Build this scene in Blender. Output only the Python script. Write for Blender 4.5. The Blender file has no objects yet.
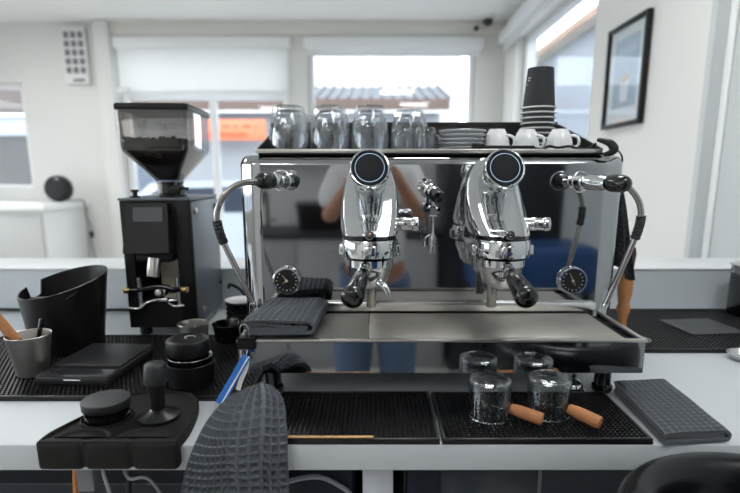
import bpy, bmesh, math, random
from mathutils import Vector, Matrix, noise
random.seed(7)
PI = math.pi
sc = bpy.context.scene
COL = sc.collection
R = math.radians

# ------------------------------------------------------------------ camera model (metres; counter top z = 0.93, camera at 1.36)
F, U0, V0, PITCH, CZ = 520.0, 375.0, 275.0, R(11), 1.36
def at(u, v, Y=None, Z=None):
    """The point in the room seen at (u, v) in the photograph, at depth Y or height Z."""
    a, b = (u-U0)/F, -(v-V0)/F
    d = Vector((a, math.cos(PITCH)+b*math.sin(PITCH), -math.sin(PITCH)+b*math.cos(PITCH)))
    t = Y/d.y if Y is not None else (Z-CZ)/d.z
    return Vector((0, 0, CZ)) + d*t

# ------------------------------------------------------------------ materials
def lin(c):
    return tuple(((x/255)/12.92 if x/255 <= .04045 else ((x/255+.055)/1.055)**2.4) for x in c)
MATS = {}
def mat(name, rgb, rough=.5, metal=0., var=.0, vscale=20., bump=0., bscale=60., stretch=None, emit=None, spec=.5, coat=0., ior=1.5, sheen=0.):
    if name in MATS: return MATS[name]
    m = bpy.data.materials.new(name); m.use_nodes = True
    nt = m.node_tree; N = nt.nodes; L = nt.links
    b = N['Principled BSDF']
    c = lin(rgb) + (1,)
    b.inputs['Base Color'].default_value = c
    b.inputs['Roughness'].default_value = rough
    b.inputs['Metallic'].default_value = metal
    b.inputs['Specular IOR Level'].default_value = spec
    b.inputs['IOR'].default_value = ior
    if coat: b.inputs['Coat Weight'].default_value = coat
    if sheen: b.inputs['Sheen Weight'].default_value = sheen
    if emit:
        b.inputs['Emission Color'].default_value = c; b.inputs['Emission Strength'].default_value = emit
    if var or bump:
        tc = N.new('ShaderNodeTexCoord'); mp = N.new('ShaderNodeMapping')
        L.new(tc.outputs['Object'], mp.inputs['Vector'])
        if stretch: mp.inputs['Scale'].default_value = stretch
    if var:
        nz = N.new('ShaderNodeTexNoise'); nz.inputs['Scale'].default_value = vscale; nz.inputs['Detail'].default_value = 4
        L.new(mp.outputs['Vector'], nz.inputs['Vector'])
        mx = N.new('ShaderNodeMix'); mx.data_type = 'RGBA'
        mx.inputs[6].default_value = tuple(x*(1-var) for x in c[:3])+(1,)
        mx.inputs[7].default_value = tuple(min(1, x*(1+var)) for x in c[:3])+(1,)
        L.new(nz.outputs['Fac'], mx.inputs[0]); L.new(mx.outputs[2], b.inputs['Base Color'])
    if bump:
        n2 = N.new('ShaderNodeTexNoise'); n2.inputs['Scale'].default_value = bscale; n2.inputs['Detail'].default_value = 3
        L.new(mp.outputs['Vector'], n2.inputs['Vector'])
        bp = N.new('ShaderNodeBump'); bp.inputs['Strength'].default_value = bump; bp.inputs['Distance'].default_value = .002
        L.new(n2.outputs['Fac'], bp.inputs['Height']); L.new(bp.outputs['Normal'], b.inputs['Normal'])
    MATS[name] = m
    return m
def glass_mat(name, rgb=(255, 255, 255), rough=0.0, ior=1.45):
    m = bpy.data.materials.new(name); m.use_nodes = True
    b = m.node_tree.nodes['Principled BSDF']
    b.inputs['Base Color'].default_value = lin(rgb)+(1,)
    b.inputs['Roughness'].default_value = rough; b.inputs['IOR'].default_value = ior
    b.inputs['Transmission Weight'].default_value = 1
    return m
def pane_mat(name, rgb=(255, 255, 255), refl=.05, rough=.02, edge=.75, power=3.0):
    """Thin sheet: mostly clear, mirror-like at grazing angles."""
    m = bpy.data.materials.new(name); m.use_nodes = True
    nt = m.node_tree; N = nt.nodes; L = nt.links; N.clear()
    o = N.new('ShaderNodeOutputMaterial'); mx = N.new('ShaderNodeMixShader')
    t = N.new('ShaderNodeBsdfTransparent'); g = N.new('ShaderNodeBsdfGlossy'); lw = N.new('ShaderNodeLayerWeight')
    pw = N.new('ShaderNodeMath'); pw.operation = 'POWER'; pw.inputs[1].default_value = power
    mu = N.new('ShaderNodeMath'); mu.operation = 'MULTIPLY_ADD'; mu.inputs[1].default_value = edge; mu.inputs[2].default_value = refl
    lw.inputs['Blend'].default_value = .5
    t.inputs['Color'].default_value = lin(rgb)+(1,); g.inputs['Roughness'].default_value = rough
    L.new(lw.outputs['Facing'], pw.inputs[0]); L.new(pw.outputs[0], mu.inputs[0]); L.new(mu.outputs[0], mx.inputs[0])
    L.new(t.outputs[0], mx.inputs[1]); L.new(g.outputs[0], mx.inputs[2]); L.new(mx.outputs[0], o.inputs[0])
    return m
CHROME = mat('polished_chrome', (212, 214, 216), .07, 1, var=.03, vscale=9)
PANEL = mat('mirror_steel', (178, 180, 182), .045, 1, var=.04, vscale=5)
STEEL = mat('brushed_steel', (170, 168, 164), .26, 1, var=.10, vscale=30, bump=.10, bscale=60, stretch=(.6, 14, 6))
GRATE = mat('worn_tray_steel', (182, 179, 172), .52, 1, var=.22, vscale=16, bump=.10, bscale=30, stretch=(.7, 16, 4))
SATIN = mat('satin_steel', (186, 184, 178), .3, 1, var=.05)
BLK = mat('black_plastic', (16, 16, 18), .40, var=.12, spec=.32)
BLKG = mat('glossy_black', (10, 10, 12), .12, var=.1, coat=.3)
BLKM = mat('matte_black_steel', (15, 15, 17), .5, var=.12, bump=.05, bscale=300, spec=.3)
SIDE = mat('grinder_side_grey', (94, 99, 106), .42, .3, var=.06, bump=.05, bscale=400)
RUB = mat('black_rubber', (17, 17, 18), .5, var=.15, bump=.08, bscale=200)
MATR = mat('bar_mat_rubber', (19, 19, 21), .32, var=.15)
TAMPM = mat('tamping_mat_rubber', (24, 22, 21), .62, var=.2, vscale=35, bump=.10, bscale=250, spec=.22)
COUNTER = mat('white_laminate', (189, 194, 198), .38, var=.02, vscale=6)
UPST = mat('grey_laminate', (190, 197, 202), .5, var=.02, vscale=5)
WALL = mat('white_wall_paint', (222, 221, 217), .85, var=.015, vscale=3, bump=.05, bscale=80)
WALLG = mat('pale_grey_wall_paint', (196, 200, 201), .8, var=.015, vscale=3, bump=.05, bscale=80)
CEIL = mat('white_ceiling_paint', (238, 238, 236), .9, var=.01, vscale=3)
FRAME = mat('white_window_frame', (233, 234, 234), .4, var=.02)
FLOORM = mat('pale_bounce_floor', (206, 203, 197), .5, var=.12, vscale=4, bump=.08)  # unseen floor, its pale tone chosen to bounce light up to the ceiling
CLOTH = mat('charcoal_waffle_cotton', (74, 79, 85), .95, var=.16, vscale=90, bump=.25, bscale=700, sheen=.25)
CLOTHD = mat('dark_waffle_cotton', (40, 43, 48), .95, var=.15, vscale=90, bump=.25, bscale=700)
CER = mat('white_porcelain', (226, 228, 230), .18, var=.02, coat=.3)
CERG = mat('pale_grey_porcelain', (200, 204, 208), .22, var=.02, coat=.3)
WOOD = mat('oiled_beech', (176, 120, 74), .5, var=.22, vscale=14, stretch=(12, 12, 1.5), bump=.08)
CORK = mat('cork_handle', (168, 112, 70), .7, var=.25, vscale=120, bump=.25, bscale=160)
WOODL = mat('pale_birch', (214, 170, 118), .6, var=.12, vscale=30)
BEAN = mat('roasted_coffee', (24, 17, 14), .4, var=.3, vscale=120)
PAPERB = mat('black_paper_cup', (34, 36, 40), .6, var=.06)
PAPERW = mat('white_paper_rim', (222, 222, 220), .6, var=.03)
LEATH = mat('black_leather', (9, 10, 14), .27, var=.15, bump=.05, bscale=240, spec=.32, coat=.06)
BLUE = mat('blue_ribbon', (36, 108, 190), .6, var=.08, vscale=80)
WHT = mat('white_plastic', (224, 224, 222), .4, var=.02)
SCREEN = mat('grey_display', (78, 81, 84), .2, var=.03)
DGLASS = mat('dark_display_glass', (10, 14, 24), .06, var=.1, coat=.5)
RINGL = mat('pale_blue_ring', (170, 196, 226), .3, emit=.35)
LGLASS = pane_mat('clear_glass', (249, 250, 251), .05, .05, .85, 2.0)
TGLASS = pane_mat('thin_mug_glass', (246, 248, 249), .035, .0, .9, 2.2)
MGLASS = pane_mat('mug_glass_edge', (236, 240, 242), .22, .05, .6, 1.5)
HOPPER = pane_mat('smoky_hopper_plastic', (196, 191, 186), .08, .03, .7, 2.5)
WPANE = pane_mat('window_glass', (250, 253, 255), .04, .02, .6, 4)

# ------------------------------------------------------------------ mesh building
class MB:
    def __init__(s): s.v = []; s.f = []
    def add(s, vs, fs, M=None):
        b = len(s.v)
        s.v += [(M @ Vector(p)) if M is not None else Vector(p) for p in vs]
        s.f += [tuple(b+i for i in f) for f in fs]; return s
    def box(s, x0, x1, y0, y1, z0, z1, bev=0., seg=2, M=None):
        bm = bmesh.new(); bmesh.ops.create_cube(bm, size=1)
        for v in bm.verts: v.co = Vector(((x0+x1)/2+v.co.x*(x1-x0), (y0+y1)/2+v.co.y*(y1-y0), (z0+z1)/2+v.co.z*(z1-z0)))
        if bev > 0: bmesh.ops.bevel(bm, geom=list(bm.edges), offset=bev, segments=seg, profile=.5, affect='EDGES')
        bm.verts.index_update()
        vs = [v.co.copy() for v in bm.verts]; fs = [[v.index for v in f.verts] for f in bm.faces]
        bm.free(); return s.add(vs, fs, M)
    def loft(s, rings, cap0=True, cap1=True, close=False, M=None):
        n = len(rings[0]); vs = [p for r in rings for p in r]; fs = []
        k = len(rings)
        for i in range(k if close else k-1):
            a, b = i*n, ((i+1) % k)*n
            for j in range(n):
                j2 = (j+1) % n
                fs.append((a+j, a+j2, b+j2, b+j))
        if not close:
            if cap0: fs.append(tuple(reversed(range(n))))
            if cap1: fs.append(tuple(range((k-1)*n, k*n)))
        return s.add(vs, fs, M)
    def lathe(s, prof, c=(0, 0, 0), n=40, cap0=True, cap1=True, close=False, M=None):
        T = M if M is not None else Matrix.Translation(Vector(c))
        rings = [[Vector((max(r, 1e-4)*math.cos(2*PI*j/n), max(r, 1e-4)*math.sin(2*PI*j/n), z)) for j in range(n)] for r, z in prof]
        return s.loft(rings, cap0, cap1, close, T)
    def cyl(s, a, b, r0, r1=None, n=24, bev=0.):
        r1 = r0 if r1 is None else r1
        a, b = Vector(a), Vector(b); L = (b-a).length
        pr = [(r0, 0), (r1, L)] if not bev else [(r0-bev, 0), (r0-bev*.3, bev*.3), (r0, bev), (r1, L-bev), (r1-bev*.3, L-bev*.3), (r1-bev, L)]
        return s.lathe(pr, n=n, M=frame(a, b))
    def prof(s, a, b, prof, n=28):
        """lathe of (r, t) with t in metres along a->b"""
        return s.lathe(prof, n=n, M=frame(Vector(a), Vector(b)))
    def tube(s, pts, r, n=12, sub=8, smooth=True, closed=False):
        P = [Vector(p) for p in pts]
        rs = r if isinstance(r, (list, tuple)) else [r]*len(P)
        if smooth and len(P) > 2: P, rs = spline(P, rs, sub, closed)
        rings = []; prev = None; k = len(P)
        for i, p in enumerate(P):
            if closed: t = (P[(i+1) % k]-P[i-1]).normalized()
            else: t = (P[min(i+1, k-1)]-P[max(i-1, 0)]).normalized()
            if prev is None:
                u = t.orthogonal().normalized()
            else:
                u = (prev-t*prev.dot(t)).normalized()
            prev = u; w = t.cross(u)
            rings.append([p+(u*math.cos(2*PI*j/n)+w*math.sin(2*PI*j/n))*rs[i] for j in range(n)])
        return s.loft(rings, close=closed)
    def prism(s, poly, z0, z1, M=None):
        n = len(poly)
        return s.loft([[Vector((x, y, z0)) for x, y in poly], [Vector((x, y, z1)) for x, y in poly]], M=M)
    def sphere(s, c, r, n=16, sc_=(1, 1, 1)):
        c = Vector(c)
        pr = [(math.sin(PI*i/n), -math.cos(PI*i/n)) for i in range(n+1)]
        M = Matrix.Translation(c) @ Matrix.Diagonal((r*sc_[0], r*sc_[1], r*sc_[2], 1))
        return s.lathe(pr, n=2*n, M=M)
    def torus(s, c, R_, r, axis=(0, 0, 1), n=40, m=10):
        M = frame(Vector(c), Vector(c)+Vector(axis))
        rings = [[M @ Vector(((R_+r*math.cos(2*PI*j/m))*math.cos(2*PI*i/n), (R_+r*math.cos(2*PI*j/m))*math.sin(2*PI*i/n), r*math.sin(2*PI*j/m))) for j in range(m)] for i in range(n)]
        return s.loft(rings, close=True)
    def sheet(s, P, nu, nv, thick, waffle=None, amp=.0015):
        """A cloth sheet through P(u, v) with thickness and an optional honeycomb of (cells across, cells down)."""
        G = [[Vector(P(i/nu, j/nv)) for i in range(nu+1)] for j in range(nv+1)]
        vs = []; bot = []
        for j in range(nv+1):
            for i in range(nu+1):
                du = G[j][min(i+1, nu)]-G[j][max(i-1, 0)]; dv = G[min(j+1, nv)][i]-G[max(j-1, 0)][i]
                nn = dv.cross(du)
                nn = nn.normalized() if nn.length > 1e-9 else Vector((0, 0, 1))
                h = 0
                if waffle:
                    a = abs(math.cos(PI*i/nu*waffle[0]))**6; b = abs(math.cos(PI*j/nv*waffle[1]))**6
                    h = amp*max(a, b)
                vs.append(G[j][i]+nn*h); bot.append(G[j][i]-nn*thick)
        n = len(vs); W = nu+1; fs = []
        for j in range(nv):
            for i in range(nu):
                a = j*W+i
                fs.append((a, a+1, a+W+1, a+W)); fs.append((n+a, n+a+W, n+a+W+1, n+a+1))
        edge = [i for i in range(W)]+[j*W+nu for j in range(1, nv+1)]+[nv*W+i for i in range(nu-1, -1, -1)]+[j*W for j in range(nv-1, 0, -1)]
        for q in range(len(edge)):
            a, b = edge[q], edge[(q+1) % len(edge)]
            fs.append((a, n+a, n+b, b))
        return s.add(vs+bot, fs)
def frame(a, b):
    z = (b-a).normalized(); x = z.orthogonal().normalized(); y = z.cross(x)
    M = Matrix((x, y, z)).transposed().to_4x4(); M.translation = a
    return M
def spline(P, rs, sub, closed=False):
    out, ro = [], []; k = len(P)
    g = (lambda i: P[i % k]) if closed else (lambda i: P[max(0, min(k-1, i))])
    for i in range(k if closed else k-1):
        p0, p1, p2, p3 = g(i-1), g(i), g(i+1), g(i+2)
        for q in range(sub):
            t = q/sub
            out.append(.5*((2*p1)+(p2-p0)*t+(2*p0-5*p1+4*p2-p3)*t*t+(3*p1-p0-3*p2+p3)*t**3))
            ro.append(rs[i]*(1-t)+rs[(i+1) % k]*t)
    if not closed: out.append(P[-1]); ro.append(rs[-1])
    return out, ro

WM = {}
def link(name, vs, fs, m, sharp=38):
    me = bpy.data.meshes.new(name); me.from_pydata([tuple(v) for v in vs], [], fs); me.update()
    bm = bmesh.new(); bm.from_mesh(me); bmesh.ops.recalc_face_normals(bm, faces=bm.faces); bm.to_mesh(me); bm.free()
    me.polygons.foreach_set('use_smooth', [True]*len(me.polygons))
    me.set_sharp_from_angle(angle=R(sharp))
    me.materials.append(m)
    o = bpy.data.objects.new(name, me); COL.objects.link(o)
    return o
def tag(o, label=None, cat=None, group=None, kind=None):
    if label: o['label'] = label
    if cat: o['category'] = cat
    if group: o['group'] = group
    if kind: o['kind'] = kind
    return o
def thing(name, label, cat, loc=(0, 0, 0), rz=0, group=None):
    o = bpy.data.objects.new(name, None); COL.objects.link(o); o.empty_display_size = .05
    o.location = loc; o.rotation_euler = (0, 0, rz)
    WM[o.name] = Matrix.Translation(Vector(loc)) @ Matrix.Rotation(rz, 4, 'Z')
    return tag(o, label, cat, group)
def part(name, mb, m, parent, local=False, label=None, sharp=38):
    """One mesh part under its thing; vertices in room coordinates unless local."""
    vs = mb.v
    W = WM[parent.name]
    if not local:
        I = W.inverted(); vs = [I @ v for v in vs]
    o = link(name, vs, mb.f, m, sharp); o.parent = parent; WM[o.name] = W
    if label: o['label'] = label
    return o
def solo(name, mb, m, label, cat, group=None, kind=None, sharp=38):
    """A thing that is one mesh: its origin goes to the middle of its base."""
    lo = Vector([min(v[i] for v in mb.v) for i in range(3)]); hi = Vector([max(v[i] for v in mb.v) for i in range(3)])
    c = Vector(((lo.x+hi.x)/2, (lo.y+hi.y)/2, lo.z))
    o = link(name, [v-c for v in mb.v], mb.f, m, sharp); o.location = c
    WM[o.name] = Matrix.Translation(c)
    return tag(o, label, cat, group, kind)
def struct(name, mb, m, parent=None):
    o = link(name, mb.v, mb.f, m); WM[o.name] = Matrix.Identity(4); o['kind'] = 'structure'
    if parent: o.parent = parent
    return o
def dup(root, loc, rz=0, label=None, group=None):
    r = root.copy(); COL.objects.link(r); r.location = loc; r.rotation_euler = (0, 0, rz)
    if label: r['label'] = label
    if group: r['group'] = group
    for ch in list(root.children):
        c = ch.copy(); COL.objects.link(c); c.parent = r
        for g in list(ch.children):
            d = g.copy(); COL.objects.link(d); d.parent = c
    return r
def rrect(x0, x1, y0, y1, r, n=6):
    out = []
    for cx, cy, a0 in ((x1-r, y1-r, 0), (x0+r, y1-r, 90), (x0+r, y0+r, 180), (x1-r, y0+r, 270)):
        for i in range(n+1):
            a = R(a0+90*i/n); out.append((cx+r*math.cos(a), cy+r*math.sin(a)))
    return out

# ================================================================== ROOM
CT = .93                      # counter top
XR, XR2, XL, YB, YF, ZC = 1.33, 1.392, -5.0, 5.7, -2.3, 2.88
def holed(mb, axis, d0, d1, a0, a1, z0, z1, holes):
    """Wall slab between d0..d1 on one axis with rectangular openings (a, a, z, z)."""
    As = sorted({a0, a1, *[h[0] for h in holes], *[h[1] for h in holes]}); Zs = sorted({z0, z1, *[h[2] for h in holes], *[h[3] for h in holes]})
    for i in range(len(As)-1):
        for j in range(len(Zs)-1):
            ca, cz = (As[i]+As[i+1])/2, (Zs[j]+Zs[j+1])/2
            if any(h[0] < ca < h[1] and h[2] < cz < h[3] for h in holes): continue
            if axis == 'y': mb.box(As[i], As[i+1], d0, d1, Zs[j], Zs[j+1])
            else: mb.box(d0, d1, As[i], As[i+1], Zs[j], Zs[j+1])
    return mb
struct('floor', MB().box(XL-.2, XR2+.2, YF-.2, YB+.2, -.1, 0), FLOORM)
struct('ceiling', MB().box(XL-.2, XR2+.2, YF-.2, YB+.2, ZC, ZC+.15), CEIL)
W1 = (-2.68, -.90, .12, 2.72); W2 = (-.70, 1.045, .75, 2.70); W3 = (-4.52, -3.68, 1.19, 2.29)
struct('wall_back', holed(MB(), 'y', YB, YB+.18, XL-.2, XR+.3, 0, ZC, [W1, W2, W3]), WALL)
W4 = (3.36, 5.22, .95, 2.62)
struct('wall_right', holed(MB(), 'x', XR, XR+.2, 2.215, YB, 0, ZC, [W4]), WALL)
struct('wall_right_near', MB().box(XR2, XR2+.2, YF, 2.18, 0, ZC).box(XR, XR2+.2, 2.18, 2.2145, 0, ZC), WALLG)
struct('trim_1', MB().box(XR2-.012, XR2-.001, 2.14, 2.179, 0, ZC, .003), FRAME)
W5 = (-1.6, 4.6, .9, 2.4)
struct('wall_left', holed(MB(), 'x', XL-.2, XL, YF, YB, 0, ZC, [W5]), WALL)
struct('wall_front', MB().box(XL-.2, XR2+.2, YF-.2, YF, 0, ZC), WALL)
struct('trim_2', MB().box(-2.84, -2.69, YB-.10, YB-.001, 0, ZC-.001, .006), WALL)           # pilaster beside the glazing
struct('trim_3', MB().box(-2.72, XR-.002, YB-.05, YB-.001, 2.745, ZC-.001, .004), mat('warm_white_paint', (222, 219, 211), .8, var=.02))
struct('baseboard_back', MB().box(XL+.002, -2.91, YB-.015, YB-.001, 0, .09, .003).box(-.88, -.68, YB-.015, YB-.001, 0, .09, .003), FRAME)

def window(name, axis, hole, d, mull=(), trans=(), w=.055, dep=.07):
    a0, a1, z0, z1 = hole; e = .002
    mb = MB()
    def bx(p0, p1, q0, q1):
        if axis == 'y': mb.box(p0, p1, d, d+dep, q0, q1, .005)
        else: mb.box(d, d+dep, p0, p1, q0, q1, .005)
    bx(a0+e, a0+w, z0+e, z1-e); bx(a1-w, a1-e, z0+e, z1-e); bx(a0+w, a1-w, z0+e, z0+w); bx(a0+w, a1-w, z1-w, z1-e)
    for m_ in mull: bx(m_-w/2, m_+w/2, z0+w, (trans[0]-w/2) if trans else z1-w)
    for t_ in trans: bx(a0+w, a1-w, t_-w/2, t_+w/2)
    o = struct(name, mb, FRAME)
    pm = MB()
    if axis == 'y': pm.box(a0+w*.6, a1-w*.6, d+dep*.45, d+dep*.45+.006, z0+w*.6, z1-w*.6)
    else: pm.box(d+dep*.45, d+dep*.45+.006, a0+w*.6, a1-w*.6, z0+w*.6, z1-w*.6)
    p = struct('pane', pm, WPANE, o)
    # daylight portal: guides sky sampling, gives no light of its own
    l = bpy.data.lights.new(name+'_portal', 'AREA'); l.shape = 'RECTANGLE'
    l.cycles.is_portal = True
    lo = bpy.data.objects.new(name+'_portal', l); COL.objects.link(lo)
    if axis == 'y':
        lo.location = ((a0+a1)/2, YB+.175, (z0+z1)/2); l.size = a1-a0; l.size_y = z1-z0; lo.rotation_euler = (R(-90), 0, 0)
    else:
        l.size = z1-z0; l.size_y = a1-a0
        if d > 0: lo.location = (XR+.195, (a0+a1)/2, (z0+z1)/2); lo.rotation_euler = (0, R(90), 0)
        else: lo.location = (XL-.195, (a0+a1)/2, (z0+z1)/2); lo.rotation_euler = (0, R(-90), 0)
    return o
window('window_1', 'y', W1, YB+.05, mull=(-1.72,), trans=(2.16,), w=.07)
window('window_2', 'y', W2, YB+.05, w=.06)
window('window_3', 'y', W3, YB+.05)
window('window_4', 'x', W4, XR+.08, w=.06)
window('window_5', 'x', W5, XL-.12, mull=(.4, 2.5))

# roller blinds
FAB = mat('white_blind_fabric', (240, 240, 238), .8, var=.01)
_b = FAB.node_tree; _p = _b.nodes['Principled BSDF']; _t = _b.nodes.new('ShaderNodeBsdfTranslucent'); _m = _b.nodes.new('ShaderNodeMixShader')
_t.inputs['Color'].default_value = (.95, .95, .94, 1); _m.inputs[0].default_value = .5
_b.links.new(_p.outputs[0], _m.inputs[1]); _b.links.new(_t.outputs[0], _m.inputs[2]); _b.links.new(_m.outputs[0], _b.nodes['Material Output'].inputs[0])
def blind_y(x0, x1, z1, zb, label):
    t = thing('roller_blind', label, 'blind', ((x0+x1)/2, YB-.05, zb))
    part('cassette', MB().box(x0, x1, YB-.10, YB-.055, z1-.11, z1, .012, 3), FRAME, t)
    part('fabric', MB().box(x0+.03, x1-.03, YB-.070, YB-.066, zb, z1-.10), FAB, t)
    part('bottom_bar', MB().box(x0+.03, x1-.03, YB-.078, YB-.058, zb-.025, zb+.003, .005), FRAME, t)
    return t
blind_y(-2.66, -.86, 2.72, 2.20, 'white roller blind pulled half down behind the grinder')
blind_y(-.72, 1.10, 2.72, 2.56, 'white roller blind rolled up over the window behind the tumblers')
t = thing('roller_blind', 'long white roller blind cassette on the side wall beside the picture', 'blind', (XR-.05, 4.3, 2.58))
part('cassette', MB().box(XR-.10, XR-.012, 2.95, 5.55, 2.63, 2.74, .012, 3), FRAME, t)
part('fabric', MB().box(XR-.06, XR-.056, 3.0, 5.5, 2.57, 2.64), FAB, t)
part('bottom_bar', MB().box(XR-.068, XR-.048, 3.0, 5.5, 2.55, 2.575, .005), FRAME, t)

# wall vent, sensor, security cameras
t = thing('wall_vent', 'tall white vent with a grid of grey openings on the back wall', 'vent', (-3.10, YB-.03, 2.28))
part('cover', MB().box(-3.185, -2.945, YB-.06, YB-.002, 2.27, 2.83, .008), WHT, t)
vm = MB()
for i in range(3):
    for j in range(5):
        vm.box(-3.162+i*.072, -3.111+i*.072, YB-.064, YB-.058, 2.375+j*.085, 2.435+j*.085)
part('opening', vm, mat('vent_shadow_grey', (120, 120, 122), .7), t)
part('catch', MB().box(-3.105, -2.985, YB-.066, YB-.058, 2.295, 2.32, .003), mat('mid_grey_plastic', (110, 110, 112), .5), t)
solo('motion_detector', MB().box(-2.63, -2.50, YB-.135, YB-.105, 2.175, 2.225, .012, 3), WHT, 'small white sensor box beside the lower edge of the blind', 'sensor').location.y = YB-.135
t = thing('security_camera', 'small black dome camera under the ceiling in the far corner', 'security camera', (1.10, 5.45, ZC))
part('dome', MB().sphere((1.10, 5.45, ZC-.055), .05), BLKG, t); part('mount', MB().cyl((1.10, 5.45, ZC-.04), (1.10, 5.45, ZC-.001), .055), WHT, t)
t = thing('security_camera', 'white bullet camera with black lens at the corner end of a blind', 'security camera', (1.03, YB-.1, 2.75))
part('body', MB().cyl((1.06, YB-.06, 2.79), (1.0, YB-.2, 2.77), .035, bev=.006), WHT, t); part('lens', MB().cyl((1.0, YB-.2, 2.77), (.998, YB-.206, 2.769), .028), BLKG, t)

# picture on the side wall
def picture():
    y0, y1 = 2.665, 3.10; x = XR-.004
    z1 = 2.135; z0 = 1.607
    t = thing('framed_picture', 'coffee cup print in a thin black frame on the white side wall', 'picture', (x, (y0+y1)/2, z0))
    fm = MB(); w = .022
    fm.box(x-.028, x, y0, y0+w, z0, z1, .002).box(x-.028, x, y1-w, y1, z0, z1, .002).box(x-.028, x, y0+w, y1-w, z0, z0+w, .002).box(x-.028, x, y0+w, y1-w, z1-w, z1, .002)
    part('frame', fm, BLK, t)
    part('mount_board', MB().box(x-.010, x-.004, y0+w, y1-w, z0+w, z1-w), mat('white_mount_card', (226, 226, 222), .8), t)
    pr = MB().box(x-.012, x-.0102, y0+.085, y1-.085, z0+.10, z1-.075)
    p = part('print', pr, mat('photo_print', (176, 186, 196), .6, var=.3, vscale=9), t)
    yc = (y0+y1)/2
    part('printed_cup', MB().prism([(-.04, 0), (.04, 0), (.052, .11), (-.052, .11)], 0, .001, Matrix.Translation((x-.0122, yc, z0+.13)) @ Matrix(((0, 0, -1, 0), (1, 0, 0, 0), (0, 1, 0, 0), (0, 0, 0, 1)))), mat('print_white', (226, 226, 224), .6), p)
    part('printed_coffee', MB().prism([(.05*math.cos(a*PI/8), .02*math.sin(a*PI/8)) for a in range(16)], 0, .001, Matrix.Translation((x-.0124, yc, z0+.245)) @ Matrix(((0, 0, -1, 0), (1, 0, 0, 0), (0, 1, 0, 0), (0, 0, 0, 1)))), mat('print_tan', (184, 152, 112), .6), p)
    hb = MB().box(x-.0130, x-.0122, y0+.12, y1-.12, z1-.16, z1-.125)
    part('printed_band', hb, mat('print_pale', (196, 204, 212), .6), p)
    part('cover_glass', MB().box(x-.018, x-.016, y0+w, y1-w, z0+w, z1-w), WPANE, t)
picture()

# low white cabinet by the far window, speaker, cord
GREYD = mat('pale_grey_door', (190, 190, 188), .5, var=.02)
t = thing('low_cabinet', 'white low cabinet with grey doors below the far small window', 'cabinet', (-3.7, 5.2, 0))
part('carcass', MB().box(-4.7, -3.12, 4.92, 5.62, .0, 1.02, .006), mat('cabinet_white', (226, 226, 224), .5, var=.02), t)
part('worktop', MB().box(-4.75, -3.09, 4.86, 5.65, 1.021, 1.075, .008), mat('worktop_white', (240, 240, 238), .3), t)
for i in range(2):
    d = part('door', MB().box(-4.64+i*.76, -3.90+i*.76, 4.895, 4.918, .10, .985, .004), GREYD, t)
    part('knob', MB().cyl((-4.02+i*.24, 4.895, .70), (-4.02+i*.24, 4.87, .70), .016), BLK, d)
sp = thing('speaker', 'round black portable speaker standing on the low white cabinet', 'speaker', (-3.24, 5.4, 1.0755))
part('body', MB().loft([[Vector((-3.24+.135*rx*math.cos(2*PI*j/36), 5.4+yy, 1.0765+.135+.135*rx*math.sin(2*PI*j/36))) for j in range(36)] for yy, rx in ((-.06, .72), (-.052, .9), (-.03, .985), (0, 1), (.03, .985), (.055, .88), (.062, .7))]), BLK, sp)
part('grille', MB().lathe([(.098, 0), (.096, .006), (.05, .010), (.001, .011)], M=frame(Vector((-3.24, 5.341, 1.2115)), Vector((-3.24, 5.0, 1.2115)))), mat('speaker_cloth', (44, 44, 48), .9), sp)
part('handle', MB().sphere((-3.225, 5.345, 1.295), .03, sc_=(1, .3, .9)), SATIN, sp)
cd_ = part('cord', MB().tube([(-3.20, 5.47, 1.086), (-3.14, 5.50, 1.086), (-3.09, 5.52, 1.088), (-3.062, 5.53, 1.05), (-3.06, 5.54, .9), (-3.02, 5.55, .78), (-3.04, 5.55, .66), (-3.02, 5.56, .4), (-3.02, 5.56, .02)], .007), mat('grey_cord', (120, 120, 122), .5), sp)
part('cord_switch', MB().box(-3.05, -3.008, 5.535, 5.555, .69, .76, .006), BLK, cd_)

# unseen ceiling lamps, added to brighten the room and the counter
FILL_LAMP = mat('fill_lamp_diffuser', (252, 252, 252), .5, emit=15.5)
def added_lamp(x, y, label):
    t = thing('added_ceiling_light', label, 'added ceiling lamp', (x, y, ZC-.05), 0, 'added ceiling panel lamps')
    part('frame', MB().box(x-.32, x+.32, y-.32, y+.32, ZC-.05, ZC-.002, .004), FRAME, t)
    part('diffuser', MB().box(x-.30, x+.30, y-.30, y+.30, ZC-.056, ZC-.0505), FILL_LAMP, t)
added_lamp(-2.3, 2.5, 'added square ceiling panel lamp over the customer side beyond the grinder')
added_lamp(.40, 1.6, 'added square ceiling panel lamp above the counter behind the machine')
added_lamp(-3.1, 4.2, 'added square ceiling panel lamp over the customer room near the low cabinet')
added_lamp(-2.3, -.8, 'added square ceiling panel lamp behind the photographer near the worktop')
added_lamp(-1.0, -1.95, 'added square ceiling panel lamp over the rear worktop')
added_lamp(.85, -.15, 'added square ceiling panel lamp above the bar stool')

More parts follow.
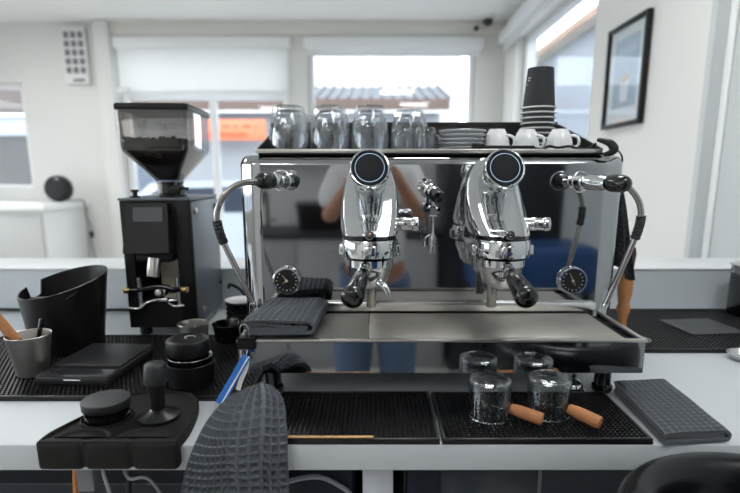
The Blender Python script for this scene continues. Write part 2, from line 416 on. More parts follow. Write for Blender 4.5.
# ================================================================== COUNTER
t = thing('counter', 'white bar counter with grey back upstand carrying the espresso machine', 'counter', (0, 1.2, 0))
part('worktop', MB().box(-2.4, XR2-.003, .772, 1.632, .884, CT, .004), COUNTER, t)
part('upstand', MB().box(-2.4, XR2-.003, 1.6325, 1.80, .0, 1.058, .004), UPST, t, label='grey upstand along the back edge')
part('upstand_cap', MB().box(-2.4, XR2-.003, 1.628, 1.83, 1.0585, 1.066, .003), mat('pale_cap', (214, 217, 219), .4), t)
for lx in (-1.2, .005, 1.2):
    part('leg', MB().box(lx-.026, lx+.026, .80, .85, 0, .8835, .003), mat('white_lacquer', (196, 200, 206), .45, var=.02), t)
part('back_panel', MB().box(-2.38, XR2-.01, 1.6005, 1.615, .326, .883), mat('dark_back_panel', (52, 56, 62), .6), t)
part('shelf', MB().box(-2.38, XR2-.01, .86, 1.60, .30, .325, .003), mat('grey_shelf', (120, 124, 130), .5), t)

# under the counter
NAVY = mat('navy_enamel', (20, 26, 42), .35, var=.08)
t = thing('storage_cabinet', 'dark navy metal cabinet under the counter behind the hanging towel', 'cabinet', (-.13, 1.1, .3255))
part('body', MB().box(-.30, -.035, .90, 1.5, .3265, .875, .006), NAVY, t)
part('door', MB().box(-.295, -.04, .882, .899, .335, .868, .005), NAVY, t)
solo('hose', MB().tube([at(262, 492, Y=.868), at(290, 481, Y=.87), at(318, 477, Y=.868), at(340, 486, Y=.87), at(352, 499, Y=.87), at(356, 540, Y=.872), (-.03, .872, .34)], .0045), mat('pale_hose', (150, 154, 160), .4), 'thin pale hose looped in front of the navy cabinet', 'hose')
t = thing('fridge', 'undercounter fridge with a dark glass door below the wooden handled glasses', 'fridge', (.35, 1.1, .3255))
part('body', MB().box(.055, .70, .90, 1.5, .3265, .878, .006), mat('fridge_grey', (84, 88, 94), .4, .3), t)
d = part('door', MB().box(.058, .697, .868, .898, .33, .872, .004), mat('smoked_glass', (64, 68, 74), .12, var=.1, coat=.3), t)
part('door_edge', MB().box(.058, .12, .863, .8675, .34, .866, .002), NAVY, d)
part('reveal', MB().box(.30, .306, .8655, .8675, .34, .866).box(.52, .526, .8655, .8675, .34, .866), mat('grey_line', (100, 104, 110), .4), d)
# cables and adaptors on the left
t = thing('power_strip', 'grey power adaptor among the cables under the tamping mat', 'adaptor', (-.524, .866, .792))
part('body', MB().box(-.540, -.508, .850, .882, .792, .842, .005), mat('grey_plastic', (120, 124, 130), .5), t)
part('plug', MB().cyl((-.524, .866, .8425), (-.524, .866, .8835), .012), WHT, t)
cabs = [('white', (200, 202, 204), [(-.42, .95, .872), (-.405, .93, .86), (-.385, .92, .84), (-.36, .92, .79), (-.34, .93, .62), (-.33, .93, .33)], .0035),
        ('pale grey', (150, 150, 152), [(-.405, .96, .872), (-.39, .94, .855), (-.362, .92, .83), (-.325, .87, .81), (-.27, .858, .80), (-.21, .858, .6), (-.2, .858, .33)], .003),
        ('black', (24, 24, 26), [(-.36, 1.0, .865), (-.345, .98, .845), (-.315, .97, .850), (-.335, .96, .80), (-.38, .96, .76), (-.4, .96, .33)], .005),
        ('orange', (206, 130, 60), [(-.485, .92, .870), (-.492, .90, .86), (-.505, .89, .83), (-.515, .89, .7), (-.52, .89, .33)], .0055)]
for nm, c, pts, r in cabs:
    solo('cable', MB().tube([(x+{'orange': -.055, 'white': -.17, 'black': -.12}.get(nm, -.13), y, z) for x, y, z in pts], r), mat(nm.replace(' ', '_')+'_cable', c, .5), nm+' cable hanging under the counter below the tamping mat', 'cable')

# ================================================================== ESPRESSO MACHINE
EM = thing('espresso_machine', 'polished steel two group espresso machine in the middle of the counter', 'espresso machine', (.125, 1.2, CT))
PY = 1.135
bx0, bx1 = -.300, .549
def rrect2(x0, x1, y0, y1, r, n):
    out = []
    for cx, cy, a0 in ((x1-r, y1-r, 0), (x0+r, y1-r, 90), (x0+r, y0+r, 180), (x1-r, y0+r, 270)):
        arc = [(cx+r*math.cos(R(a0+90*i/n)), cy+r*math.sin(R(a0+90*i/n))) for i in range(n+1)]
        t0 = (math.cos(R(a0-90))*.002, math.sin(R(a0-90))*.002); t1 = (math.cos(R(a0+180))*.002, math.sin(R(a0+180))*.002)
        out += [(arc[0][0]+t0[0], arc[0][1]+t0[1])]+arc+[(arc[-1][0]+t1[0], arc[-1][1]+t1[1])]
    return out
# body: rounded shell, chamfered front top edge
def body_rings():
    out = []
    for z, ins, r in ((1.030, .0, .055), (1.032, 0, .055), (1.379, 0, .055), (1.381, 0, .055), (1.387, .003, .055), (1.394, .011, .05), (1.400, .021, .045)):
        out.append([Vector((x, y, z)) for x, y in rrect2(bx0+ins*.4, bx1-ins*.4, PY+ins, 1.47, r, 10)])
    return out
part('body', MB().loft(body_rings()), PANEL, EM)
part('underbody', MB().box(-.21, .46, 1.15, 1.45, 1.022, 1.0295, .003), BLK, EM)
part('base_strip', MB().box(-.245, .492, PY-.012, PY-.0005, 1.0585, 1.080, .003), mat('bright_strip', (226, 226, 224), .22, 1), EM, label='bright strip along the foot of the panel')
for lx in (-.205, .458):
    for ly in (.988, 1.36):
        part('foot', MB().lathe([(.017, 0), (.02, .004), (.02, .012), (.016, .016), (.016, .0655 if ly < 1 else .099)], (lx, ly, CT+.0005 if not (lx < 0 and ly > 1.3) else CT+.010)), mat('dark_chrome', (90, 92, 96), .15, 1), EM)
# drip tray
tx0, tx1, ty0 = -.252, .498, .9156
dm = MB()
dm.box(tx0, tx1, ty0, ty0+.004, .996, 1.058)                       # mirror front
dm.box(tx0, tx0+.004, ty0+.004, PY-.013, .996, 1.058).box(tx1-.004, tx1, ty0+.004, PY-.013, .996, 1.058)
dm.box(tx0, tx1, ty0+.004, PY-.013, .996, 1.000)
dt = part('drip_tray', dm, PANEL, EM)
rm = MB()
rm.box(tx0-.003, tx1+.003, ty0-.003, ty0+.007, 1.056, 1.0615, .0015).box(tx0-.003, tx0+.007, ty0+.007, PY-.013, 1.056, 1.0615, .0015).box(tx1-.007, tx1+.003, ty0+.007, PY-.013, 1.056, 1.0615, .0015)
part('tray_rim', rm, SATIN, dt)
g1 = MB().box(tx0+.026, -.0126, ty0+.009, PY-.014, 1.048, 1.0555, .001).box(-.0116, tx1-.026, ty0+.009, PY-.014, 1.048, 1.0555, .001)
part('grate', g1, GRATE, dt, label='worn brushed steel grate')
gs = MB()
for k in range(15):
    for sx in (-.06, .31):
        gs.box(sx+k*.0125, sx+k*.0125+.006, 1.06, 1.062, 1.0552, 1.0558)
for xa in (tx0+.005, tx1-.025): part('tray_gutter', MB().box(xa, xa+.020, ty0+.009, PY-.014, 1.044, 1.049), BLKM, dt)
# cup tray on top
cz0 = 1.4005
part('cup_tray', MB().box(-.252, .492, 1.150, 1.45, cz0, 1.406), BLKM, EM)
part('cup_rail', MB().box(-.256, .484, 1.140, 1.148, 1.4035, 1.4125, .002), SATIN, EM)
RAIL = mat('dark_mesh_steel', (62, 62, 62), .45, .8, var=.1, bump=.15, bscale=500)
part('side_rail', MB().loft([[Vector((x, 1.150, 1.4065)), Vector((x, 1.44, 1.4065)), Vector((x, 1.44, 1.488)), Vector((x, 1.43, 1.489)), Vector((x, 1.150, 1.414))] for x in (-.254, -.250)]), RAIL, EM)
part('side_rail', MB().loft([[Vector((x, 1.150, 1.4065)), Vector((x, 1.44, 1.4065)), Vector((x, 1.44, 1.488)), Vector((x, 1.43, 1.489)), Vector((x, 1.150, 1.414))] for x in (.486, .490)]), RAIL, EM)
part('rear_rail', MB().box(-.2495, .4855, 1.436, 1.440, 1.4065, 1.488).box(-.2495, .4855, 1.430, 1.444, 1.4885, 1.495, .002), RAIL, EM)

def group_head(gx):
    secs = [(z, (f+1.125)/2, rx, (1.125-f)/2) for z, f, rx in ((1.393, 1.112, .022), (1.385, 1.107, .033), (1.366, 1.099, .0445), (1.345, 1.086, .0525), (1.320, 1.066, .0568), (1.296, 1.036, .0585), (1.274, 1.002, .0590), (1.258, .972, .0580), (1.2465, .953, .0545))]
    rings = []
    for i, (z, cy, rx, ry) in enumerate(secs):
        ring = []
        w = .10+.30*i/8
        for j in range(72):
            a = 2*PI*j/72
            da = abs((a-1.5*PI+PI) % (2*PI)-PI)
            k = 1+(.0+.07*i/8)*max(0, 1-da/w)
            sq = (abs(math.cos(a))**3.3+abs(math.sin(a))**3.3)**(-1/3.3)
            ring.append(Vector((gx+rx*sq*math.cos(a)*k, cy+ry*sq*math.sin(a)*k, z)))
        rings.append(ring)
    mb = MB().loft(rings)
    mb.prof((gx, 1.05, 1.235), (gx, PY-.001, 1.235), [(.040, 0), (.045, .01), (.045, .06), (.052, .07), (.052, .0835)], n=36)
    mb.lathe([(.032, 1.158), (.0365, 1.164), (.0365, 1.20), (.030, 1.235)], (gx, 1.086, 0))
    g = part('group_head', mb, CHROME, EM, sharp=50)
    part('slot', MB().lathe([(.0505, 1.2385), (.0505, 1.2475)], (gx, 1.0, 0)), BLKG, g)
    part('collar', MB().lathe([(.047, 1.203), (.0535, 1.2055), (.0545, 1.212), (.0545, 1.232), (.0525, 1.238)], (gx, .998, 0), n=48).box(gx-.060, gx-.040, .985, 1.010, 1.206, 1.228, .004).box(gx+.040, gx+.060, .985, 1.010, 1.206, 1.228, .004).box(gx-.012, gx+.012, .938, .95, 1.2065, 1.230, .004), CHROME, g)
    # bolt on the front
    part('bolt', MB().prof((gx, .962, 1.248), (gx, .930, 1.252), [(.0085, 0), (.0085, .028), (.007, .031)], n=20).prof((gx, .9315, 1.2522), (gx, .9300, 1.2524), [(.004, 0), (.003, .001)], n=6), CHROME, g)
    part('side_knob', MB().prof((gx+.048, 1.02, 1.264), (gx+.094, 1.012, 1.264), [(.0125, 0), (.0125, .012), (.0135, .014), (.0135, .022), (.0125, .024), (.0125, .036), (.0142, .038), (.0142, .046), (.012, .049)], n=28), CHROME, g)
    part('drain_pipe', MB().lathe([(.0095, 1.083), (.0105, 1.085), (.0105, 1.150), (.013, 1.152), (.013, 1.1585)], (gx+.002, 1.072, 0)), STEEL, g)
    # display cap on a tilted barrel
    a = Vector((gx, 1.104, 1.335)); b = Vector((gx, .998, 1.3715)); d = (b-a).normalized()
    part('barrel', MB().prof(a, b-d*.014, [(.031, 0), (.0335, .01), (.0335, .066), (.031, .069), (.031, .074), (.0345, .078), (.0345, .096)], n=44), CHROME, g)
    c = part('display_cap', MB().prof(b-d*.0145, b+d*.01, [(.0345, 0), (.0375, .002), (.0387, .006), (.0389, .010), (.0382, .0130), (.0368, .0150), (.0352, .0153), (.0342, .0145), (.0335, .0130), (.0005, .0130)], n=52), CHROME, g)
    return g, b, d
for gx in (-.010, .2445):
    g, b, d = group_head(gx)
    M = frame(b-d*.0008, b+d)
    part('screen', MB().lathe([(.0333, 0), (.0333, .0012), (.0001, .0014)], M=M, n=48), DGLASS, g)
    part('light_ring', MB().lathe([(.0272, .0013), (.0282, .0013), (.0282, .0018), (.0272, .0018)], M=M, n=48, close=True), RINGL, g)

# gauges
def gauge(cx, cz, ang, hands):
    M = frame(Vector((cx, PY-.0005, cz)), Vector((cx, PY-1, cz)))
    g = part('gauge', MB().lathe([(.0295, 0), (.031, .003), (.031, .010), (.029, .0125), (.0262, .0125), (.0255, .008)], M=M, n=44, cap1=False), CHROME, EM)
    part('dial', MB().lathe([(.0256, .006), (.0256, .0085), (.0001, .0085)], M=M, n=44), mat('gauge_black', (12, 12, 13), .4), g)
    mk = MB()
    for k in range(13):
        a = R(-225+k*22.5)
        ux, uz = math.cos(a+PI/2*0), math.sin(a)
        p = Vector((cx+.020*ux, PY-.0095, cz+.020*uz)); q = Vector((cx+.0235*ux, PY-.0095, cz+.0235*uz))
        mk.cyl(p, q, .0007 if k % 3 else .0011, n=6)
    part('scale_marks', mk, mat('gauge_white', (214, 214, 212), .5), g)
    nd = MB()
    for h, ln in zip(ang, hands): nd.cyl((cx, PY-.0105, cz), (cx+ln*math.cos(R(h)), PY-.0105, cz+ln*math.sin(R(h))), .0009, .0004, n=6)
    nd.cyl((cx, PY-.0098, cz), (cx, PY-.0115, cz), .003, n=16)
    part('needle', nd, mat('needle_pale', (220, 200, 180), .5), g)
gauge(-.1955, 1.128, (125, 215), (.016, .012))
gauge(.4375, 1.128, (115, 300), (.020, .012))

# steam valves and wands
def steam(s):
    A = Vector((-.176, PY-.0005, 1.345)) if s < 0 else Vector((.396, PY-.0005, 1.345))
    B = Vector((-.214, .985, 1.348)) if s < 0 else Vector((.462, .965, 1.342))
    d = (B-A).normalized(); L = (B-A).length
    v = part('steam_valve', MB().prof(A+d*.022, A+d*(L-.045), [(.008, 0), (.013, .002), (.013, .016), (.0105, .018), (.0105, .024), (.013, .026), (.013, .05), (.011, .052), (.011, .058), (.015, .061), (.015, L-.078), (.012, L-.07)], n=28), CHROME, EM)
    part('valve_seat', MB().prof(A, A+d*.0225, [(.013, 0), (.013, .012), (.0105, .02), (.008, .0225)], n=24), BLK, v)
    part('guard_ring', MB().torus(A+d*.062, .0205, .0016, d), CHROME, v)
    part('steam_knob', MB().prof(A+d*(L-.0445), B+d*.004, [(.010, 0), (.0155, .004), (.0165, .010), (.0165, .030), (.0145, .040), (.010, .046), (.003, .0485)], n=32), BLKG, v)
    y = 1.02
    if s < 0:
        px = [(262, 183), (250, 182), (237, 185), (225, 194), (218, 208), (217, 221), (223, 241), (239, 274), (252, 302)]
        ys = [1.022, 1.012, 1.005, 1.0, 1.0, 1.0, 1.003, 1.010, 1.018]
    else:
        px = [(608, 185), (621, 184), (631, 190), (639, 202), (641, 216), (638, 230), (630, 250), (617, 279), (606, 303)]
        ys = [1.01, 1.0, .995, .992, .992, .995, 1.0, 1.010, 1.018]
    pts = [at(u, v_, Y=yy) for (u, v_), yy in zip(px, ys)]
    root = A+d*(L-.07)
    w = part('steam_wand', MB().tube([root]+pts, [.0062]*3+[.0058]*(len(pts)-2), n=16), STEEL, EM)
    P, _ = spline(pts, [0]*len(pts), 10)
    k0, k1 = (50, 62) if s < 0 else (40, 56)
    seg = P[k0:k1]
    gm = MB(); n = len(seg)
    gm.tube(seg, [.0088+.0007*math.cos(i*PI) for i in range(n)], n=18, smooth=False)
    part('rubber_grip', gm, RUB, w)
    e = pts[-1]; e2 = e+(pts[-1]-pts[-2]).normalized()*.014
    part('nozzle', MB().cyl(e, e2, .0068, .0050, bev=.001), CHROME, w)
steam(-1); steam(1)

# hot water tap
A = Vector((.108, PY-.0005, 1.334)); B = Vector((.1265, 1.035, 1.314)); d = (B-A).normalized(); L = (B-A).length
w = part('water_tap', MB().prof(A, A+d*(L-.03), [(.018, 0), (.018, .004), (.012, .006), (.012, .02), (.015, .022), (.015, .045), (.012, .047), (.012, .052), (.0155, .055), (.0155, L-.036), (.013, L-.03)], n=28), CHROME, EM)
part('tap_knob', MB().prof(A+d*(L-.0295), B, [(.010, 0), (.0135, .003), (.0135, .022), (.011, .029), (.004, .031)], n=26), BLKG, w)
pt = A+d*.062
part('tap_nut', MB().lathe([(.0135, 1.275), (.0145, 1.277), (.0145, 1.291), (.0115, 1.293), (.007, 1.297), (.007, 1.312)], (pt.x, pt.y, 0), n=6), CHROME, w)
part('tap_spout', MB().lathe([(.0085, 1.198), (.0085, 1.222), (.0095, 1.224), (.0095, 1.228), (.0045, 1.242), (.0045, 1.2755)], (pt.x, pt.y, 0), n=20).tube([(pt.x-.004, pt.y, 1.236), (pt.x-.014, pt.y-.002, 1.230), (pt.x-.015, pt.y, 1.212)], .0022, n=8), CHROME, w)

# portafilters hanging in the groups
def portafilter(gx, ex, label):
    t = thing('portafilter', label, 'portafilter', (gx, .998, 1.15), 0, 'portafilters locked in the groups')
    part('bowl', MB().lathe([(.012, 1.140), (.026, 1.146), (.036, 1.158), (.041, 1.176), (.0435, 1.185), (.0455, 1.1865), (.0455, 1.1995)], (gx, .998, 0), n=44), CHROME, t)
    part('spout', MB().tube([(gx+.010, .985, 1.162), (gx+.020, .970, 1.156), (gx+.030, .962, 1.148), (gx+.036, .960, 1.134)], [.010, .009, .0075, .0068], n=14), CHROME, t)
    a = Vector((gx+(ex-gx)*.25, .953, 1.188)); b = Vector((ex, .832, 1.155)); d = (b-a).normalized(); L = (b-a).length
    part('neck', MB().prof(a, a+d*.045, [(.0115, 0), (.0105, .008), (.0095, .014), (.012, .017), (.0125, .022), (.0125, .026)], n=26), CHROME, t)
    part('handle', MB().prof(a+d*.0265, b, [(.0115, 0), (.0128, .003), (.0155, .022), (.0182, L-.062), (.0198, L-.046), (.0200, L-.039), (.0185, L-.033), (.0135, L-.0285), (.004, L-.0265)], n=32), BLKG, t)
portafilter(-.010, -.040, 'black handled portafilter angled towards the grinder in the group below the first display')
portafilter(.2445, .253, 'black handled portafilter pointing straight out beside the water tap and gauge')

# ================================================================== ON THE CUP TRAY
CTZ = 1.4068
def tumbler_mesh(r, h):
    out = [(r*.80, h), (r*.90, h-.004), (r*.985, h*.86), (r*1.06, h*.50), (r*1.04, h*.25), (r, 0)]
    inn = [(r-.003, .0003), (r*1.04-.003, h*.25), (r*1.06-.003, h*.5), (r*.985-.003, h*.84), (r*.84, h-.012), (r*.5, h-.011)]
    return MB().lathe(list(reversed(out)), n=32, cap0=False).lathe([(a, b) for a, b in inn], n=32, cap0=False).loft([[Vector((q*math.cos(2*PI*j/32), q*math.sin(2*PI*j/32), z)) for j in range(32)] for q, z in ((r, 0), (r-.003, .0003))], False, False)
def weld(o):
    bm = bmesh.new(); bm.from_mesh(o.data); bmesh.ops.remove_doubles(bm, verts=bm.verts, dist=1e-5)
    bmesh.ops.recalc_face_normals(bm, faces=bm.faces); bm.to_mesh(o.data); bm.free()
def hex_tumbler(r, h):
    n = 24
    def ring(rr, z, k):   # faceted: blends a hexagon into a circle
        out = []
        for j in range(n):
            a = 2*PI*j/n; am = (a % (PI/3))-PI/6
            hx = math.cos(PI/6)/math.cos(am)
            out.append(Vector((rr*(k*hx*1.06+(1-k))*math.cos(a), rr*(k*hx*1.06+(1-k))*math.sin(a), z)))
        return out
    outer = [ring(r, 0, 0), ring(r*1.05, h*.25, 0), ring(r*1.06, h*.45, .5), ring(r*.98, h*.72, .9), ring(r*.86, h*.93, .9), ring(r*.76, h, .7)]
    inner = [ring(r-.0025, 0, 0), ring(r*1.05-.003, h*.25, 0), ring(r*1.05-.003, h*.45, 0), ring(r*.96-.004, h*.7, 0), ring(r*.80-.004, h*.88, 0), ring(r*.55, h-.009, 0)]
    rings = list(reversed(inner))+outer
    return MB().loft(rings)
def glass_obj(mb, label, cat, group, loc, rz=0, name='glass_tumbler'):
    o = link(name, mb.v, mb.f, LGLASS, 30); o.location = loc; o.rotation_euler = (0, 0, rz); WM[o.name] = Matrix.Translation(Vector(loc))
    return tag(o, label, cat, group)
big = hex_tumbler(.0405, .100)
proto = None
rows = (('front', 1.1975, (-.192, -.101, -.011)), ('middle', 1.287, (-.201, -.107, -.014, .083)), ('rear', 1.3765, (-.190, -.100, -.008, .083)))
ordn = ('first', 'second', 'third', 'fourth', 'fifth', 'sixth', 'seventh', 'eighth', 'ninth', 'tenth')
for rn, y, xs in rows:
    for i, x in enumerate(xs):
        lab = f'tall clear tumbler upside down, {ordn[i]} from the grinder end of the {rn} row'
        if proto is None: proto = glass_obj(big, lab, 'glass', 'tall tumblers on the cup tray', (x, y, CTZ)); o = proto
        else: o = dup(proto, (x, y, CTZ), random.random()*PI, lab)
small = None
for (x, y, lab) in ((.060, 1.190, 'small straight glass upside down in front of the last tall tumbler'), (.112, 1.192, 'small straight glass upside down beside the stack of saucers'), (.150, 1.350, 'small straight glass upside down near the rear rail behind the saucers')):
    if small is None: small = glass_obj(tumbler_mesh(.0235, .054), lab, 'glass', 'small glasses on the cup tray', (x, y, CTZ), 0, 'shot_glass'); weld(small)
    else: dup(small, (x, y, CTZ), 0, lab)
# saucers
sau = MB().lathe([(.028, 0), (.030, .001), (.038, .004), (.052, .0088), (.0535, .0105), (.0525, .0114), (.038, .0070), (.030, .0050), (.001, .0045)], n=44)
s0 = None
for k in range(5):
    lab = ('white saucer at the top of the stack on the cup tray', 'white saucer second from the top of the stack on the cup tray', 'white saucer in the middle of the stack on the cup tray', 'white saucer second from the bottom of the stack on the cup tray', 'white saucer at the bottom of the stack on the cup tray')[4-k]
    loc = (.196, 1.208, CTZ+k*.0093)
    if s0 is None:
        s0 = link('saucer', sau.v, sau.f, CERG); s0.location = loc; tag(s0, lab, 'saucer', 'saucers stacked on the cup tray')
    else: dup(s0, loc, 0, lab)
# espresso cups, upside down
def cup_thing(loc, rz, lab):
    t = thing('espresso_cup', lab, 'cup', loc, rz, 'white cups on the cup tray')
    part('bowl', MB().lathe([(.0275, 0), (.0300, .0004), (.0305, .002), (.0295, .014), (.0265, .030), (.0215, .043), (.0185, .047), (.0175, .0505), (.0160, .0508), (.0155, .047), (.001, .0465)], n=40, cap0=False).lathe([(.0275, 0), (.0268, .014), (.0240, .030), (.0185, .041), (.001, .043)], n=40, cap0=False), CER, t, True)
    part('handle', MB().tube([(.0275, 0, .012), (.038, 0, .012), (.0425, 0, .020), (.040, 0, .031), (.030, 0, .036), (.0235, 0, .036)], [.003, .0032, .0032, .0032, .003, .003], n=10), CER, t, True)
    return t
c0 = cup_thing((.272, 1.200, CTZ), R(-38), 'white espresso cup upside down right next to the saucer stack')
dup(c0, (.340, 1.205, CTZ), R(-42), 'white espresso cup upside down in the middle of the front three')
dup(c0, (.412, 1.198, CTZ), R(-35), 'white espresso cup upside down at the end of the front three')
dup(c0, (.208, 1.315, CTZ), R(50), 'white espresso cup upside down behind the stack of saucers')
dup(c0, (.300, 1.315, CTZ), R(60), 'white espresso cup upside down in the second row behind the front cups')
# nested paper cups
def paper(loc, lab):
    t = thing('paper_cup', lab, 'paper cup', loc, 0, 'black paper cups in an upside down stack')
    part('wall', MB().lathe([(.0390, .002), (.0312, .0955), (.0306, .0960), (.0295, .0958), (.0290, .0925), (.0008, .0922)], n=40, cap0=False).lathe([(.0384, .002), (.0308, .0905), (.0008, .0910)], n=40, cap0=False), PAPERB, t, True)
    part('rim', MB().torus((0, 0, .0022), .0411, .0018, n=40, m=8), PAPERW, t, True)
    return t
px_, py_ = .408, 1.352
p0 = None
for k in range(10):
    lab = f'black paper cup, {ordn[9-k]} from the top of the upside down stack' if k < 9 else 'black paper cup at the very top of the upside down stack'
    loc = (px_, py_, CTZ+.0002+k*.0124)
    if p0 is None: p0 = paper(loc, lab); top = p0
    elif k < 9: dup(p0, loc, 0, lab)
    else: top = paper(loc, lab)
pm = MB()
for i, (zz, a0, a1) in enumerate(((.070, 196, 212), (.064, 198, 209), (.055, 192, 199))):
    rr = .0390-(.0078*zz/.0935)+.0004
    pm.loft([[Vector((q*math.cos(R(a0+(a1-a0)*j/8)), q*math.sin(R(a0+(a1-a0)*j/8)), z)) for q, z in ((rr, zz), (rr, zz+.002), (rr+.0002, zz+.002), (rr+.0002, zz))] for j in range(9)])
part('printed_mark', pm, PAPERW, top, True)
# black flat cable and plug in front of the cups
cz = CTZ+.004
t = thing('power_cable', 'black cable lying in front of the white cups, ending at the machine corner', 'cable', (.38, 1.158, CTZ))
part('flat_strip', MB().box(.236, .345, 1.1525, 1.1595, CTZ+.0004, CTZ+.0135, .002), BLK, t)
part('plug', MB().box(.209, .237, 1.1515, 1.1615, CTZ+.0004, CTZ+.018, .003), BLK, t)
part('cord', MB().tube([(.345, 1.156, CTZ+.008), (.362, 1.155, CTZ+.005), (.375, 1.1555, CTZ+.012), (.395, 1.156, CTZ+.009), (.42, 1.156, CTZ+.012), (.445, 1.157, CTZ+.006), (.466, 1.160, CTZ+.008), (.478, 1.158, CTZ+.018)], .0028), BLK, t)
t = thing('cable_bundle', 'black bundled cable slumped over the top corner beside the side wall', 'cable', (.50, 1.16, 1.40))
part('bundle', MB().tube([(.478, 1.150, 1.432), (.494, 1.128, 1.424), (.502, 1.124, 1.412), (.497, 1.124, 1.404), (.482, 1.126, 1.400)], [.004, .008, .010, .007, .004], n=14), BLK, t)
part('cord', MB().tube([(.500, 1.124, 1.417), (.516, 1.135, 1.408), (.538, 1.170, 1.404), (.5525, 1.19, 1.392), (.5535, 1.195, 1.36), (.5535, 1.195, 1.2), (.5535, 1.197, 1.0), (.556, 1.20, .945)], .0022), BLK, t)

# ================================================================== GRINDER
GX, GY = -.566, 1.345
GR = thing('coffee_grinder', 'black coffee grinder with a clear bean hopper beside the knock box', 'coffee grinder', (GX, GY, CT), R(2.5))
def gp(name, mb, m, parent=GR, label=None): return part(name, mb, m, parent, True, label)
gb = MB()
gb.box(-.0895, -.062, 0, .27, .025, .362, .002).box(.048, .088, 0, .27, .025, .362, .002)          # cheeks
gb.box(-.062, .048, .12, .27, .025, .362).box(-.062, .048, 0, .12, .025, .098).box(-.062, .048, .0, .12, .225, .362)
gp('body', gb, BLKM)
gp('side_panel', MB().box(.0885, .0915, .004, .268, .03, .358, .001), SIDE, label='grey metal side panel')
gp('top_plate', MB().box(-.092, .092, -.003, .272, .3625, .369, .002), SIDE)
for z_, y_ in ((.335, .03), (.065, .045)):
    gp('bolt', MB().cyl((.0915, y_, z_), (.0975, y_, z_), .008, bev=.001), SATIN)
for z_, y_ in ((.335, .235), (.10, .245)):
    gp('bolt', MB().cyl((.0915, y_, z_), (.0965, y_, z_), .007, bev=.001), BLK)
for fx in (-.06, .06):
    for fy in (.03, .235): gp('foot', MB().lathe([(.014, 0), (.016, .003), (.016, .02), (.014, .025)], (fx, fy, .0002)), RUB)
gp('base_plate', MB().box(-.045, .088, .03, .2, .018, .0248, .001), SATIN)
# tilted display head
Mh = Matrix.Translation((-.012, -.002, .295)) @ Matrix.Rotation(R(-9), 4, 'X')
h = gp('display_head', MB().loft([[Mh @ Vector(p) for p in r] for r in ([(-.060, -.034, -.068), (.055, -.034, -.068), (.050, -.026, .058), (-.052, -.026, .058)], [(-.058, .02, -.05), (.053, .02, -.05), (.050, .02, .058), (-.052, .02, .058)])]), BLK)
gp('screen', MB().box(-.034, .040, -.0312, -.029, .012, .048, 0, M=Mh), SCREEN, h)
gp('chute_housing', MB().box(-.052, .042, -.02, .04, .205, .228, .006), BLK)
gp('chute', MB().prof((-.006, -.012, .215), (-.010, -.024, .168), [(.017, 0), (.0165, .03), (.0150, .048), (.0135, .048), (.0135, .030)], n=28), SATIN)
# portafilter fork
gp('fork', MB().tube([(-.072, -.03, .135), (-.050, -.018, .133), (-.02, -.010, .139), (.015, -.014, .139), (.045, -.022, .133), (.066, -.032, .136)], .0065, n=12), BLKG)
gp('fork_post', MB().cyl((-.048, -.016, .085), (-.048, -.016, .165), .005), CHROME); gp('fork_post', MB().cyl((.050, -.018, .085), (.050, -.018, .165), .005), CHROME)
gp('fork_tip', MB().cyl((-.084, -.034, .135), (-.070, -.030, .135), .0085, bev=.002), mat('brass', (196, 170, 120), .25, 1)); gp('fork_tip', MB().cyl((.064, -.032, .136), (.080, -.036, .136), .0085, bev=.002), MATS['brass'])
gp('fork_bracket', MB().box(-.02, .012, -.004, .03, .112, .132, .003).cyl((-.004, -.006, .122), (-.004, -.018, .122), .011, bev=.002), CHROME)
gp('catch_tray', MB().box(-.030, .046, -.012, .09, .0985, .104, .002).tube([(-.076, -.03, .088), (-.05, -.028, .086), (-.034, -.016, .098), (.0, -.012, .106), (.02, -.014, .106)], .0035, n=10).tube([(.066, -.026, .092), (.04, -.026, .090), (.02, -.016, .098)], .0035, n=10), CHROME)
gp('back_plate', MB().box(-.040, .046, .1165, .1195, .105, .215), mat('warm_steel', (214, 204, 188), .4, .6))
# hopper
hy0, hy1 = .0, .205
hc = .10; hx = .010
def hop(w0, w1, zz0, zz1, d0, d1, th=.003):
    def rr(w, d, z, r=.010): return [Vector((x+hx, y+hc, z)) for x, y in rrect(-w, w, -d, d, r, 5)]
    return rr
rr = hop(0, 0, 0, 0, 0, 0)
hp = MB().loft([rr(.030, .030, .4105, .012), rr(.0825, .102, .487), rr(.085, .1035, .498), rr(.087, .1045, .586)], False, False)
hopper = gp('hopper', hp, HOPPER, label='clear smoky plastic bean hopper')
gp('lid', MB().loft([rr(.090, .1075, .5865), rr(.091, .1085, .590), rr(.091, .1085, .598), rr(.0885, .106, .602)]), BLK, hopper)
gp('neck', MB().lathe([(.042, .3695), (.042, .376), (.034, .379), (.034, .404), (.037, .406), (.037, .4100)], (hx, hc, 0), n=36), mat('dark_clear_plastic', (26, 25, 25), .15, coat=.4), hopper)
gp('shutter_tab', MB().box(.034, .078, hc-.07, hc-.06, .388, .396, .002).box(.03, .06, hc-.075, hc-.03, .376, .398, .004), BLK, hopper)
gp('collar_tab', MB().box(-.070, -.045, .02, .03, .3695, .374, .001).cyl((-.057, .025, .374), (-.057, .025, .386), .006).cyl((-.057, .025, .384), (-.057, .025, .39), .010), BLK, hopper)
